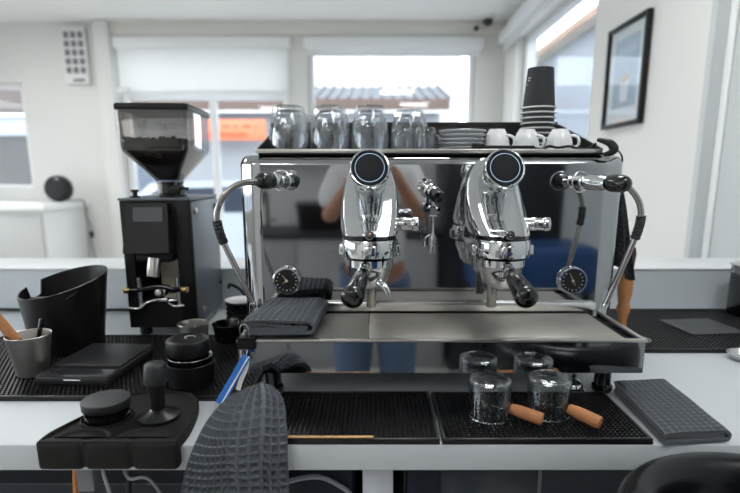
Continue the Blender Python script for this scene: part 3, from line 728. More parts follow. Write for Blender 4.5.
# beans: heap
WG = WM[GR.name]
bmh = MB()
def rb(w, d, z, jit=0):
    ring = [Vector((x+hx, y+hc, z)) for x, y in rrect(-w, w, -d, d, .012, 5)]
    return [WG @ p for p in ring]
bmh.loft([rb(.026, .026, .4145), rb(.0755, .0975, .4885), rb(.0785, .0995, .4985), rb(.079, .100, .5145)])
random.seed(3)
for k in range(330):
    x, y = random.uniform(-.072, .072), random.uniform(-.094, .094)
    c = WG @ Vector((x+hx, y+hc, .5155+random.uniform(-.002, .003)))
    a = random.random()*PI
    M = Matrix.Translation(c) @ Matrix.Rotation(a, 4, 'Z') @ Matrix.Rotation(random.uniform(-.6, .6), 4, 'X') @ Matrix.Diagonal((.0058, .0042, .0032, 1))
    bmh.lathe([(math.sin(PI*i/5), -math.cos(PI*i/5)) for i in range(6)], n=8, M=M)
for k in range(160):   # beans leaning against the clear front
    x = random.uniform(-.074, .074); z = random.uniform(.492, .520)
    c = WG @ Vector((x+hx, hc-.0965, z))
    M = Matrix.Translation(c) @ Matrix.Rotation(random.random()*PI, 4, 'Y') @ Matrix.Diagonal((.0055, .0030, .0040, 1))
    bmh.lathe([(math.sin(PI*i/5), -math.cos(PI*i/5)) for i in range(6)], n=8, M=M)
solo('coffee_beans', bmh, BEAN, 'dark roasted coffee beans inside the grinder hopper', 'coffee beans', kind='stuff')

# ================================================================== LEFT BAR MAT AND TOOLS
def nub_mat(name, x0, x1, y0, y1, pitch, label, h=.0075, stag=False, rim=.006, rim_h=.010, m=MATR, nub=.36, edges=True):
    z = CT+.0004
    mb = MB().box(x0, x1, y0, y1, z, z+.0035)
    if edges:
        mb.box(x0, x1, y0, y0+rim, z+.0035, z+rim_h, .0015).box(x0, x1, y1-rim, y1, z+.0035, z+rim_h, .0015).box(x0, x0+rim, y0+rim, y1-rim, z+.0035, z+rim_h, .0015).box(x1-rim, x1, y0+rim, y1-rim, z+.0035, z+rim_h, .0015)
    w = pitch*nub; zt = z+h
    ny = int((y1-y0-2*rim)/pitch); nx = int((x1-x0-2*rim)/pitch)
    for j in range(ny):
        for i in range(nx):
            cx = x0+rim+(i+.5)*((x1-x0-2*rim)/nx)+(pitch/2*(j % 2-.5)*.95 if stag else 0); cy = y0+rim+(j+.5)*((y1-y0-2*rim)/ny)
            b = len(mb.v)
            mb.v += [Vector((cx-w, cy-w, z+.0035)), Vector((cx+w, cy-w, z+.0035)), Vector((cx+w, cy+w, z+.0035)), Vector((cx-w, cy+w, z+.0035)), Vector((cx-w*.7, cy-w*.7, zt)), Vector((cx+w*.7, cy-w*.7, zt)), Vector((cx+w*.7, cy+w*.7, zt)), Vector((cx-w*.7, cy+w*.7, zt))]
            mb.f += [(b, b+1, b+5, b+4), (b+1, b+2, b+6, b+5), (b+2, b+3, b+7, b+6), (b+3, b, b+4, b+7), (b+4, b+5, b+6, b+7)]
    return solo(name, mb, m, label, 'bar mat', 'black rubber bar mats')
nub_mat('bar_mat', -.985, -.243, .937, 1.330, .0092, 'big black rubber bar mat under the scale and knock box', stag=True)
nub_mat('bar_mat', -.185, .1055, .7735, .962, .0080, 'black rubber bar mat behind the hanging towel, in front of the machine')
nub_mat('bar_mat', .1100, .4500, .7735, .960, .0080, 'black rubber bar mat carrying the two wooden handled glasses')
nub_mat('bar_mat', .575, 1.40, 1.211, 1.602, .0115, 'black rubber bar mat with a flat grey plate near the side wall')
MZ = CT+.0083

# knock box
def knock_box():
    cx, cy = -.757, 1.232
    t = thing('knock_box', 'tall black knock box with a slanted notched rim behind the scale', 'knock box', (cx, cy, MZ))
    n = 96; levels = 14
    def rim(a):
        z = .166+.026*math.cos(a-R(50))
        d = abs((a-R(163)+PI) % (2*PI)-PI)
        if d < R(13): z -= .034*min(1, (R(13)-d)/R(4))
        return z
    rings = []
    for l in range(levels+1):
        rings.append([Vector((cx+(.078+.021*(l/levels)*rim(a)/.18)*math.cos(a), cy+(.078+.021*(l/levels)*rim(a)/.18)*math.sin(a), MZ+.0003+rim(a)*l/levels)) for a in [2*PI*j/n for j in range(n)]])
    for l in range(levels, 0, -1):
        rings.append([Vector((cx+(.0742+.021*(l/levels)*rim(a)/.18)*math.cos(a), cy+(.0742+.021*(l/levels)*rim(a)/.18)*math.sin(a), MZ+.004+(rim(a)-.0035)*l/levels)) for a in [2*PI*j/n for j in range(n)]])
    part('bin', MB().loft(rings), BLK, t)
    part('knock_bar', MB().cyl((cx-.083, cy, MZ+.118), (cx+.083, cy, MZ+.118), .010), RUB, t)
    part('handle_slot', MB().tube([(cx+.055, cy-.081, MZ+.142), (cx+.068, cy-.075, MZ+.150), (cx+.074, cy-.069, MZ+.157)], .003, n=8), BLKG, t)
knock_box()

# steel cup with brush and spatula
cx, cy = -.735, 1.058
CUPZ = MZ
cupm = MB().lathe([(.027, 0), (.030, .002), (.0425, .086), (.0435, .0875), (.0428, .0885), (.0412, .087), (.0288, .004), (.001, .003)], (cx, cy, CUPZ+.0003), n=44)
solo('steel_cup', cupm, mat('matt_steel_cup', (206, 203, 198), .38, 1, var=.1, vscale=12, bump=.08, bscale=120), 'small conical steel cup holding a brush, beside the scale', 'cup')
t = thing('grinder_brush', 'wooden flat brush with dark bristles standing in the steel cup', 'brush', (cx, cy, CUPZ+.01))
a = Vector((cx+.014, cy+.000, CUPZ+.020)); b = Vector((cx-.078, cy-.008, CUPZ+.155)); d = (b-a).normalized()
yv = Vector((0, 1, 0)); nx_ = d.cross(yv).normalized()
def slab(p, q, w0, w1, th, n=12):
    k = []
    for c, w in ((p, w0), (p+(q-p)*.5, (w0+w1)/2), (q, w1)):
        k.append([c+yv*(w*math.cos(2*PI*j/n)*.45)+nx_*(w*math.sin(2*PI*j/n)) for j in range(n)])
    return MB().loft(k)
part('bristles', slab(a, a+d*.065, .010, .010, .006), mat('black_bristle', (22, 21, 21), .8), t)
part('handle', slab(a+d*.0655, b, .0125, .014, .008), WOOD, t)
t = thing('spatula', 'thin black spatula leaning in the steel cup', 'spatula', (cx, cy, CUPZ+.01))
a = Vector((cx-.006, cy+.012, CUPZ+.008)); b = Vector((cx+.020, cy+.020, CUPZ+.118))
part('handle', MB().prof(a, b, [(.003, 0), (.0035, .06), (.0048, .085), (.0048, .110), (.003, .1135)], n=12), BLKG, t)

# scale
t = thing('coffee_scale', 'flat black coffee scale between the knock box and the tamping mat', 'scale', (-.608, 1.09, MZ), R(-3))
L_ = lambda n, mb, m, p=t, lab=None: part(n, mb, m, p, True, lab)
L_('body', MB().box(-.075, .075, -.100, .100, .0005, .019, .004, 3), mat('scale_black', (30, 30, 32), .4, var=.06), t)
L_('display', MB().box(-.0735, .0735, -.0985, -.048, .0192, .0206, .0006), mat('scale_display_black', (40, 41, 44), .22, coat=.2), t)
L_('weighing_plate', MB().box(-.0735, .0735, -.046, .0985, .0192, .0245, .002), mat('scale_plate', (34, 34, 36), .45, var=.1, bump=.05), t)
L_('light_bar', MB().box(-.016, .018, -.1006, -.0996, .0120, .0138), mat('white_mark', (210, 212, 214), .4, emit=.5), t)

# corner tamping mat
def tamping_mat():
    t = thing('tamping_mat', 'black rubber corner tamping mat hooked over the counter front edge', 'tamping mat', (-.42, .84, CT))
    pl = [(-.532, .7505), (-.312, .7505), (-.310, .80), (-.317, .86), (-.330, .91), (-.352, .937), (-.38, .946), (-.425, .949), (-.457, .944), (-.480, .925), (-.507, .85), (-.530, .785)]
    P = [Vector((x, y, 0)) for x, y in pl]
    Q, _ = spline(P[1:]+[P[0]], [0]*12, 6)
    poly = [(p.x, p.y) for p in Q]
    c = Vector((sum(p[0] for p in poly)/len(poly), sum(p[1] for p in poly)/len(poly)))
    def ins(s, z): return [Vector((c.x+(x-c.x)*s, c.y+(y-c.y)*s, z)) for x, y in poly]
    z0 = CT+.0005
    rings = [ins(1, z0), ins(1, z0+.014), ins(.985, z0+.017), ins(.955, z0+.017), ins(.935, z0+.0125), ins(.5, z0+.0125)]
    part('pad', MB().loft(rings), TAMPM, t)
    lip = MB()
    lip.box(-.533, -.461, .7475, .7705, .899, CT+.016, .007, 3).box(-.458, -.386, .7475, .7705, .899, CT+.016, .007, 3).box(-.383, -.311, .7475, .7705, .899, CT+.016, .007, 3)
    lip.box(-.465, -.372, .751, .7705, .903, CT+.014, .002)
    part('front_lip', lip, TAMPM, t)
    for ax in (-.468, -.372):    # scooped rests
        part('cradle', MB().loft([[Vector((ax+r*math.cos(a), .768+r*.75*math.sin(a), z)) for a in [PI*k/24 for k in range(25)]] for r, z in ((.047, CT+.013), (.0445, CT+.0165), (.0395, CT+.0168), (.036, CT+.0135))], False, False), TAMPM, t)
    part('rest_ring', MB().lathe([(.040, CT+.0129), (.043, CT+.0135), (.043, CT+.0158), (.0405, CT+.0165), (.039, CT+.0135)], (-.466, .843, 0), n=48, close=True), TAMPM, t)
    return t
tamping_mat()
TZ = CT+.0134
t = thing('coffee_distributor', 'round black coffee distributor lying on the tamping mat', 'distributor', (-.466, .843, TZ))
part('base', MB().lathe([(.033, .0003), (.0365, .002), (.0365, .007), (.0345, .008), (.0345, .0125), (.0365, .014), (.0365, .017), (.033, .018)], (-.466, .843, TZ), n=52), BLKG, t)
part('grip', MB().lathe([(.032, .0182), (.0350, .0188), (.0385, .0205), (.0393, .022), (.0395, .0335), (.0390, .0350), (.0378, .0356), (.0360, .0358)], (-.466, .843, TZ), n=52), mat('anodised_black', (46, 46, 48), .38, .4, var=.06), t)
tx, ty = -.376, .842
t = thing('tamper', 'black coffee tamper standing on the tamping mat', 'tamper', (tx, ty, TZ))
part('base', MB().lathe([(.033, .0003), (.0355, .001), (.0355, .006), (.033, .0085), (.018, .014), (.0125, .018)], (tx, ty, TZ), n=52), mat('tamper_base', (34, 34, 36), .3, .5), t)
part('handle', MB().lathe([(.0122, .0182), (.0118, .028), (.0150, .062), (.0185, .065)], (tx, ty, TZ), n=40), BLK, t)
part('grip_knob', MB().lathe([(.0196, .0652), (.0205, .068), (.0197, .081), (.0176, .0965), (.0162, .0990), (.0145, .1000)], (tx, ty, TZ), n=40), mat('knob_black', (30, 30, 32), .42), t)

# stack of tools behind the tamping mat
sx, sy = -.376, 1.008
solo('tool_holder', MB().lathe([(.040, 0), (.044, .002), (.0455, .038), (.0465, .046), (.0450, .047), (.0440, .044), (.0425, .006), (.001, .005)], (sx, sy, MZ+.0004), n=48), BLK, 'wide black dish at the bottom of the tool stack beside the machine', 'dish', 'stacked barista tools')
t = thing('levelling_tool', 'black levelling tool with pale edge lines in the middle of the tool stack', 'levelling tool', (sx, sy, MZ+.006))
part('base', MB().lathe([(.040, 0), (.0412, .002), (.0412, .048), (.0425, .050), (.0425, .053), (.036, .055)], (sx, sy, MZ+.0072), n=48), BLKG, t)
part('edge_line', MB().torus((sx, sy, MZ+.0590), .0426, .0010, n=48, m=6), mat('worn_edge', (150, 150, 152), .3, 1), t)
t = thing('needle_distributor', 'black round cap with a pale swirl on top of the tool stack', 'distributor', (sx-.004, sy, MZ+.0625))
part('body', MB().lathe([(.036, 0), (.0415, .003), (.0430, .007), (.0430, .025), (.0415, .031), (.038, .0335), (.030, .034), (.029, .033)], (sx-.004, sy, MZ+.0626), n=52), BLK, t)
sw = [Vector((sx-.002+.013*math.cos(a)*(1-a/9), sy+.004+.013*math.sin(a)*(1-a/9), MZ+.0626+.0336)) for a in [k*.35 for k in range(14)]]
part('swirl_mark', MB().tube(sw, .0011, n=6), mat('pale_print', (178, 178, 176), .4), t)
solo('dosing_ring', MB().lathe([(.030, 0), (.031, .001), (.033, .080), (.0345, .090), (.0335, .0905), (.0318, .080), (.0298, .002)], (-.412, 1.135, MZ+.0004), n=44, close=True), SATIN, 'open steel dosing ring standing behind the tool stack', 'dosing ring')
solo('ramekin', MB().lathe([(.030, 0), (.033, .002), (.0415, .043), (.0425, .046), (.041, .047), (.0395, .044), (.0315, .005), (.001, .004)], (-.375, 1.285, MZ+.0004), n=44), BLKG, 'small black bowl between the grinder and the machine', 'bowl')
# stacked black lids with white saucer
lid = MB().lathe([(.034, 0), (.036, .001), (.040, .006), (.0425, .010), (.0425, .0125), (.041, .0135), (.036, .0130), (.001, .0128)], n=44)
l0 = None
for k in range(5):
    lab = f'black dish, {ordn[k]} from the bottom of the stack beside the grinder'
    loc = (-.386, 1.452, CT+.0004+k*.0137)
    if l0 is None: l0 = link('small_dish', lid.v, lid.f, BLK); l0.location = loc; tag(l0, lab, 'dish', 'black dishes stacked beside the grinder')
    else: dup(l0, loc, 0, lab)
solo('saucer', MB().lathe([(.034, 0), (.040, .002), (.0445, .006), (.0445, .0075), (.040, .006), (.034, .004), (.001, .0035)], (-.386, 1.452, CT+.0693), n=44), CER, 'white saucer lying on the stack of black dishes beside the grinder', 'saucer')
# mains cables at the back of the counter
solo('mains_cable', MB().tube([(-1.5, 1.60, CT+.0075), (-1.2, 1.60, CT+.0075), (-1.02, 1.585, CT+.0075), (-.82, 1.595, CT+.0075), (-.72, 1.60, CT+.0075), (-.62, 1.622, CT+.012), (-.56, 1.625, CT+.03)], .005), BLK, 'black mains cable lying along the upstand behind the knock box', 'cable')
solo('mains_cable', MB().tube([(-.465, 1.615, CT+.075), (-.455, 1.60, CT+.088), (-.42, 1.585, CT+.075), (-.395, 1.585, CT+.035), (-.38, 1.575, CT+.0085), (-.33, 1.56, CT+.0075)], .005), BLK, 'black mains cable curling down behind the stack of black dishes', 'cable')

# ================================================================== CLOTHS
def quad(c, a, b):
    """bilinear plan position; c = FL, FR, BR, BL"""
    f = Vector(c[0])*(1-a)+Vector(c[1])*a; k = Vector(c[3])*(1-a)+Vector(c[2])*a
    return f*(1-b)+k*b
def folded(name, corners, z0, layers, gap, label, cells, wob, m=CLOTH, cap=0.0):
    """A cloth folded in nested turns; the folds run along one end, the layers show at the front."""
    t = thing(name, label, 'cloth', tuple(quad(corners, .5, .5))+(z0,))
    zc = z0+layers*gap
    for l in range(layers):
        rad = gap*(layers-l)-gap*.45
        def P(u, v, rad=rad, l=l):
            flat = .44
            if v < flat: a = .02*l+(.93-.02*l-.03*l)*(v/flat); dz = rad; off = 0
            elif v > 1-flat: a = .02*l+(.93-.02*l-.03*l)*((1-v)/flat); dz = -rad; off = 0
            else:
                th = (v-flat)/(1-2*flat)*PI; a = .93-.03*l; dz = rad*math.cos(th); off = rad*math.sin(th)*1.2
            b = .006*l+(1-.012*l)*u
            q = quad(corners, a, b)
            ax = (Vector(corners[1])-Vector(corners[0])).normalized()
            q = q+ax*off
            w = wob*(math.sin(5*a+3*b+l)+.6*math.sin(9*b-4*a+2*l)) if dz > 0 else 0
            droop = -cap*max(0, 1-b*9)**2*(1 if dz > 0 else .0)-cap*max(0, 1-a*7)**2*(1 if dz > 0 else 0)
            return (q.x, q.y, max(zc+dz+w+droop, z0+.0062))
        nu = cells[1]*7; nv = (cells[0]*2+1)*7
        part('outer_fold' if l == 0 else 'inner_fold', MB().sheet(P, nu, nv, .0022, (cells[1], cells[0]*2+1), .0040), m, t, sharp=75)
    return t
folded('waffle_cloth', [(-.243, .930), (-.122, .934), (-.112, 1.090), (-.226, 1.098)], 1.0625, 2, .0088, 'grey waffle cloth folded on the drip tray below the pressure gauge', (10, 13), .0022, cap=.004)
folded('waffle_cloth', [(.4640, .766), (.572, .779), (.582, .985), (.476, .975)], CT+.0005, 2, .0062, 'grey waffle cloth folded flat on the counter beside the bar mat', (9, 17), .0010, cap=.002)

# hanging towel
def hanging():
    Lp = [at(248, 391, Y=.885), at(228, 402, Y=.855), at(209, 424, Y=.80), at(194, 455, Y=.757), at(187, 478, Y=.742), at(183, 505, Y=.738), at(180, 560, Y=.738)]
    Mp = [at(252, 389, Y=.870), at(240, 405, Y=.825), at(231, 430, Y=.765), at(228, 455, Y=.735), at(229, 478, Y=.724), at(232, 505, Y=.722), at(236, 560, Y=.724)]
    Np = [at(262, 386, Y=.868), at(264, 398, Y=.815), at(263, 425, Y=.758), at(261, 452, Y=.733), at(261, 478, Y=.726), at(262, 505, Y=.726), at(263, 560, Y=.728)]
    Rp = [at(271, 389, Y=.875), at(281, 402, Y=.83), at(284, 425, Y=.785), at(285, 452, Y=.757), at(286, 478, Y=.752), at(287, 505, Y=.752), at(288, 560, Y=.752)]
    cur = [spline(p, [0]*7, 10)[0] for p in (Lp, Mp, Np, Rp)]
    n = len(cur[0])-1
    def pick(k, v):
        f = v*n; i = min(int(f), n-1); q = f-i
        return cur[k][i]*(1-q)+cur[k][i+1]*q
    def front(k0, k1, u, v, bul):
        a, b = pick(k0, v), pick(k1, v)
        return a*(1-u)+b*u+Vector((0, -bul*math.sin(PI*u)*min(1, v*3), 0))
    t = thing('waffle_towel', 'grey waffle towel hanging over the counter front from the tray corner', 'towel', (-.2, .77, .70))
    part('towel_fold', MB().sheet(lambda u, v: front(0, 1, u, v, .006), 70, 200, .002, (7, 20), .0070), CLOTH, t, sharp=75)
    def fr2(u, v):
        if u < .5: return front(1, 2, u*2, v, .004)
        return front(2, 3, u*2-1, v, .004)
    part('towel_panel', MB().sheet(fr2, 70, 200, .002, (6, 20), .0070), CLOTH, t, sharp=75)
    part('hem', MB().tube([p+Vector((0, -.003, 0)) for p in cur[1][::6]], .0028, n=8), CLOTH, t)
hanging()
# binder clip and ribbon
t = thing('binder_clip', 'black binder clip gripping the tray edge by the folded cloth', 'clip', (-.238, .92, 1.05))
part('jaw', MB().prism([(-.0125, -.004), (.0125, -.004), (.0125, .0005), (-.0125, .0005)], 0, .001, Matrix.Translation((-.236, .9121, 1.045))).box(-.2520, -.2190, .9085, .9122, 1.044, 1.0655, .0012).box(-.2520, -.2190, .9085, .9300, 1.0617, 1.0655, .0010), BLKM, t)
part('wire', MB().tube([(-.245, .912, 1.0665), (-.2455, .907, 1.083), (-.241, .906, 1.092), (-.234, .906, 1.092), (-.2295, .907, 1.083), (-.230, .912, 1.0665)], .0011, n=8), SATIN, t)
part('wire', MB().tube([(-.246, .908, 1.043), (-.2445, .903, 1.028), (-.249, .900, 1.018), (-.240, .899, 1.014), (-.231, .900, 1.018), (-.2355, .903, 1.028), (-.2335, .908, 1.043)], .0011, n=8), SATIN, t)
def strip(pts, w, th, name, m, parent):
    P, _ = spline([Vector(p) for p in pts], [0]*len(pts), 8)
    rings = []
    for i, p in enumerate(P):
        tn = (P[min(i+1, len(P)-1)]-P[max(i-1, 0)]).normalized(); s_ = tn.cross(Vector((0, -1, .3)).normalized()).normalized(); nn = s_.cross(tn)
        rings.append([p+s_*w+nn*th, p-s_*w+nn*th, p-s_*w-nn*th, p+s_*w-nn*th])
    return part(name, MB().loft(rings), m, parent)
t = thing('lanyard', 'blue and white ribbon tied from the clip to the hanging towel', 'ribbon', (-.24, .89, .95))
rp = [at(247, 356, Y=.8975), at(241, 366, Y=.893), at(233, 380, Y=.888), at(226, 392, Y=.880), at(219, 404, Y=.872)]
strip(rp, .0078, .0005, 'ribbon', BLUE, t)
strip([p+Vector((.004, -.0022, .0)) for p in rp], .0012, .0005, 'white_stripe', WHT, t)
strip([at(247.5, 358, Y=.8995), at(246, 368, Y=.896), at(241, 380, Y=.893), at(238, 390, Y=.890)], .0042, .0005, 'white_ribbon', WHT, t)
# stirring stick
solo('stirring_stick', MB().box(-.150, -.002, .7745, .7795, CT+.0108, CT+.0130, .0006), WOODL, 'thin pale wooden stick on the front edge of the bar mat', 'stick')

# glasses with wooden handles
def mug(x, y, rz, lab):
    t = thing('glass_cup', lab, 'glass', (x, y, MZ+.0003), rz, 'upside down glasses with wooden handles')
    r, h = .0375, .071
    o = [(r-.0022, 0), (r-.0004, .0002), (r, .0015), (r, h-.008), (r-.002, h-.002), (r-.006, h)]
    i = [(r-.0024, .0003), (r-.0024, h-.012), (r-.006, h-.0075), (.5*r, h-.007)]
    g = part('cup', MB().loft([[Vector((q*math.cos(2*PI*j/48), q*math.sin(2*PI*j/48), z)) for j in range(48)] for q, z in list(reversed(i))+o]), TGLASS, t, True, sharp=50)
    part('rim', MB().torus((0, 0, .0016), r-.0009, .0015, n=56, m=8), MGLASS, g, True)
    part('base_edge', MB().torus((0, 0, h-.0032), r-.0036, .0020, n=56, m=8), MGLASS, g, True)
    part('handle', MB().prof((r+.0006, 0, .022), (r+.056, 0, .0135), [(.0075, 0), (.0088, .002), (.0105, .014), (.0110, .035), (.0112, .048), (.0105, .054), (.009, .0555)], n=24), CORK, t, True)
    return t
m0 = mug(.2025, .861, R(-29), 'upside down glass with wooden handle, standing nearer the tap')
dup(m0, (.3090, .868, MZ+.0003), R(-44), 'upside down glass with wooden handle in front of the chrome bell')
solo('chrome_bell', MB().lathe([(.020, 0), (.022, .001), (.022, .004), (.019, .006), (.0175, .014), (.012, .021), (.005, .024), (.005, .027), (.007, .029), (.005, .033), (.001, .034)], (.402, .990, CT+.0004), n=40), CHROME, 'small chrome dome tool behind the second wooden handled glass', 'chrome tool')

# ================================================================== RIGHT SIDE
t = thing('metal_plate', 'flat dark grey plate lying on the bar mat near the side wall', 'plate', (.915, 1.405, MZ+.0003), R(6))
part('plate', MB().box(-.078, .078, -.072, .072, .0002, .003, .001), mat('slate_grey', (58, 61, 64), .6, var=.06), t, True)
t = thing('coffee_caddy', 'black box with a steel rim standing at the edge by the side wall', 'box', (1.14, 1.50, MZ))
part('body', MB().box(1.083, 1.20, 1.46, 1.56, MZ+.0003, MZ+.150, .006), BLKG, t)
part('rim', MB().box(1.081, 1.202, 1.458, 1.562, MZ+.1502, MZ+.158, .003), SATIN, t)
t = thing('steel_dish', 'small round steel dish on the counter in front of the mat by the side wall', 'dish', (.868, 1.16, CT))
part('bowl', MB().lathe([(.020, .0004), (.026, .001), (.034, .015), (.0355, .017), (.034, .0175), (.025, .004), (.001, .003)], (.868, 1.165, CT), n=40), CHROME, t)
# brush with turned handle behind the machine
t = thing('cleaning_brush', 'upright brush with a turned wooden handle behind the drip tray corner', 'brush', (.648, 1.30, MZ))
bx_, by_ = .640, 1.30
part('handle', MB().lathe([(.009, .0005), (.012, .003), (.0125, .02), (.0105, .045), (.012, .06), (.0165, .075), (.0165, .085), (.013, .095), (.015, .105), (.018, .125), (.0185, .150), (.0165, .165), (.0165, .175)], (bx_, by_, MZ), n=28), WOOD, t)
part('bristles', MB().lathe([(.0155, .1755), (.017, .20), (.019, .225), (.016, .24), (.006, .245)], (bx_, by_, MZ), n=28), mat('brown_bristle', (64, 46, 34), .9, var=.3, vscale=200, stretch=(1, 1, .1)), t)
solo('steel_ring', MB().torus((.690, 1.285, MZ+.0022), .019, .0018), SATIN, 'small steel wire ring on the mat beside the upright brush', 'ring')
# dark towel hanging behind the steam wand
def side_towel():
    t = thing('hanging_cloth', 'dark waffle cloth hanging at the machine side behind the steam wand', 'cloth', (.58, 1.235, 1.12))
    def P(u, v):
        w = .012+.052*v**.8
        x = .559+.004*v+u*w
        y = 1.235-.016*math.sin(PI*u)*(1-.3*v)+.012*math.sin(u*9+1)*v
        z = 1.345-.205*v-.028*u*v+.010*math.sin(u*6)*v
        return (x, y, z)
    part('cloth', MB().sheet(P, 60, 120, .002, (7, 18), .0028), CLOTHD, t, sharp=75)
side_towel()
part('towel_hook', MB().tube([(.5485, 1.236, 1.352), (.556, 1.236, 1.353), (.564, 1.236, 1.350)], .003, n=8), CHROME, EM)

# ================================================================== STOOL
def stool():
    cx, cy = .482, .545
    t = thing('bar_stool', 'black leather bar stool with curved padded back at the counter', 'stool', (cx, cy, 0))
    # crescent back cushion
    rings = []
    for k in range(41):
        a = R(-20+k*(185+20)/40)      # from the near side round the counter side to the far end
        e = min(k, 40-k)/5; e = min(1, math.sin(min(1, e)*PI/2)+.02)
        rad = .150
        c = Vector((cx+rad*math.cos(a)*1.05, cy+rad*math.sin(a)*.92, .900))
        o = Vector((math.cos(a), math.sin(a), 0))
        ring = []
        for j in range(24):
            b = 2*PI*j/24
            ring.append(c+o*(.030*e*math.cos(b)*(1+.15*math.sin(b)))+Vector((0, 0, 1))*(.066*e*math.copysign(abs(math.sin(b))**.85, math.sin(b))))
        rings.append(ring)
    part('backrest', MB().loft(rings), LEATH, t, sharp=80)
    part('seat', MB().lathe([(.16, 0), (.185, .012), (.19, .03), (.18, .052), (.15, .064), (.001, .068)], (cx, cy, .70), n=56), LEATH, t)
    for a in (15, 90, 165):
        p = Vector((cx+.150*math.cos(R(a))*1.05, cy+.150*math.sin(R(a))*.92, .845)); q = Vector((cx+.15*math.cos(R(a)), cy+.13*math.sin(R(a)), .70))
        part('back_support', MB().cyl(q, p, .008), CHROME, t)
    part('column', MB().cyl((cx, cy, .03), (cx, cy, .70), .024), CHROME, t)
    part('base', MB().lathe([(.21, .0005), (.215, .006), (.19, .016), (.06, .03), (.03, .045)], (cx, cy, 0), n=56), CHROME, t)
    part('footrest', MB().torus((cx, cy, .30), .14, .010).cyl((cx-.14, cy, .30), (cx+.14, cy, .30), .007), CHROME, t)
stool()

# ================================================================== PHOTOGRAPHER (seen in the polished panel)
SKIN = mat('skin', (178, 128, 100), .5, var=.08, vscale=40)
SHIRT = mat('white_cotton', (226, 226, 226), .9, var=.03, bump=.2, bscale=60)
JEAN = mat('washed_denim', (92, 112, 140), .9, var=.15, vscale=40)
HAIR = mat('dark_hair', (38, 28, 22), .6, var=.3, vscale=60)
def skin(name, nodes, edges, m, parent, root=0, sub=2):
    me = bpy.data.meshes.new(name); W = WM[parent.name].inverted()
    me.from_pydata([tuple(W @ Vector(n[0])) for n in nodes], edges, [])
    o = bpy.data.objects.new(name, me); COL.objects.link(o); o.parent = parent; WM[o.name] = WM[parent.name]
    md = o.modifiers.new('skin', 'SKIN'); md.use_smooth_shade = True
    for i, n in enumerate(nodes):
        sv = me.skin_vertices[0].data[i]; r = n[1]; sv.radius = r if isinstance(r, tuple) else (r, r); sv.use_root = (i == root)
    s_ = o.modifiers.new('smooth', 'SUBSURF'); s_.levels = sub; s_.render_levels = sub
    me.materials.append(m)
    return o
PX, PYY = 0.0, -.30
PN = thing('person', 'person in a white shirt and jeans photographing, reflected in the steel panel', 'person', (PX, PYY, 0))
def pv(x, y, z): return (PX+x, PYY+y, z)
nodes = [(pv(0, 0, .93), (.125, .10)), (pv(0, .005, 1.10), (.115, .09)), (pv(0, 0, 1.27), (.14, .10)), (pv(0, -.005, 1.38), (.10, .07)), (pv(0, .01, 1.445), .05),
         (pv(0, .04, 1.50), (.062, .072)), (pv(0, .045, 1.57), (.074, .088)), (pv(0, .03, 1.635), (.06, .072)), (pv(0, .13, 1.535), .012)]
edges = [(0, 1), (1, 2), (2, 3), (3, 4), (4, 5), (5, 6), (6, 7), (5, 8)]
for s in (-1, 1):
    b = len(nodes)
    nodes += [(pv(.155*s, -.005, 1.365), .055), (pv(.19*s, .03, 1.26), .045), (pv(.225*s, .075, 1.145), .040), (pv(.165*s, .15, 1.235), .036), (pv(.108*s, .208, 1.325), .026), (pv(.098*s, .226, 1.362), (.026, .018))]
    edges += [(3, b), (b, b+1), (b+1, b+2), (b+2, b+3), (b+3, b+4), (b+4, b+5)]
    for q in range(4):     # fingers curled round the camera
        c = len(nodes)
        z = 1.385-.017*q; ln = (.9, 1, .95, .78)[q]
        nodes += [(pv(.086*s, .240, z), .0088), (pv(.084*s, .254+.014*ln, z+.003), .008), (pv(.070*s, .261+.012*ln, z+.004), .0072)]
        edges += [(b+5, c), (c, c+1), (c+1, c+2)]
    c = len(nodes)
    nodes += [(pv(.086*s, .200, 1.380), .0105), (pv(.070*s, .196, 1.395), .009)]
    edges += [(b+5, c), (c, c+1)]
    l = len(nodes)
    nodes += [(pv(.085*s, 0, .86), .09), (pv(.095*s, .015, .50), .062), (pv(.10*s, -.015, .30), .055), (pv(.10*s, -.02, .10), .04), (pv(.105*s, .07, .045), .036), (pv(.11*s, .14, .035), .03)]
    edges += [(0, l), (l, l+1), (l+1, l+2), (l+2, l+3), (l+3, l+4), (l+4, l+5)]
body = skin('body', nodes, edges, SKIN, PN)
sn = [(pv(0, 0, .87), (.175, .125)), (pv(0, .005, 1.0), (.165, .12)), (pv(0, 0, 1.14), (.165, .118)), (pv(0, -.002, 1.28), (.175, .12)), (pv(0, -.005, 1.385), (.12, .085)), (pv(0, .002, 1.415), (.075, .07))]
se = [(0, 1), (1, 2), (2, 3), (3, 4), (4, 5)]
for s in (-1, 1):
    b = len(sn)
    sn += [(pv(.16*s, -.005, 1.365), .078), (pv(.20*s, .03, 1.27), .074), (pv(.228*s, .062, 1.185), .070)]
    se += [(4, b), (b, b+1), (b+1, b+2)]
skin('shirt', sn, se, SHIRT, PN)
jn = [(pv(0, 0, .93), (.15, .115))]; je = []
for s in (-1, 1):
    b = len(jn)
    jn += [(pv(.088*s, 0, .83), .108), (pv(.097*s, .012, .50), .080), (pv(.10*s, -.015, .28), .072), (pv(.10*s, -.02, .09), .064)]
    je += [(0, b), (b, b+1), (b+1, b+2), (b+2, b+3)]
skin('jeans', jn, je, JEAN, PN)
part('hair', MB().loft([[Vector((PX+.084*r*math.cos(2*PI*j/32), PYY+.012+.104*r*math.sin(2*PI*j/32)-.02, z)) for j in range(32)] for z, r in ((1.52, .78), (1.57, .97), (1.62, .98), (1.66, .82), (1.69, .5), (1.70, .1))]), HAIR, PN)
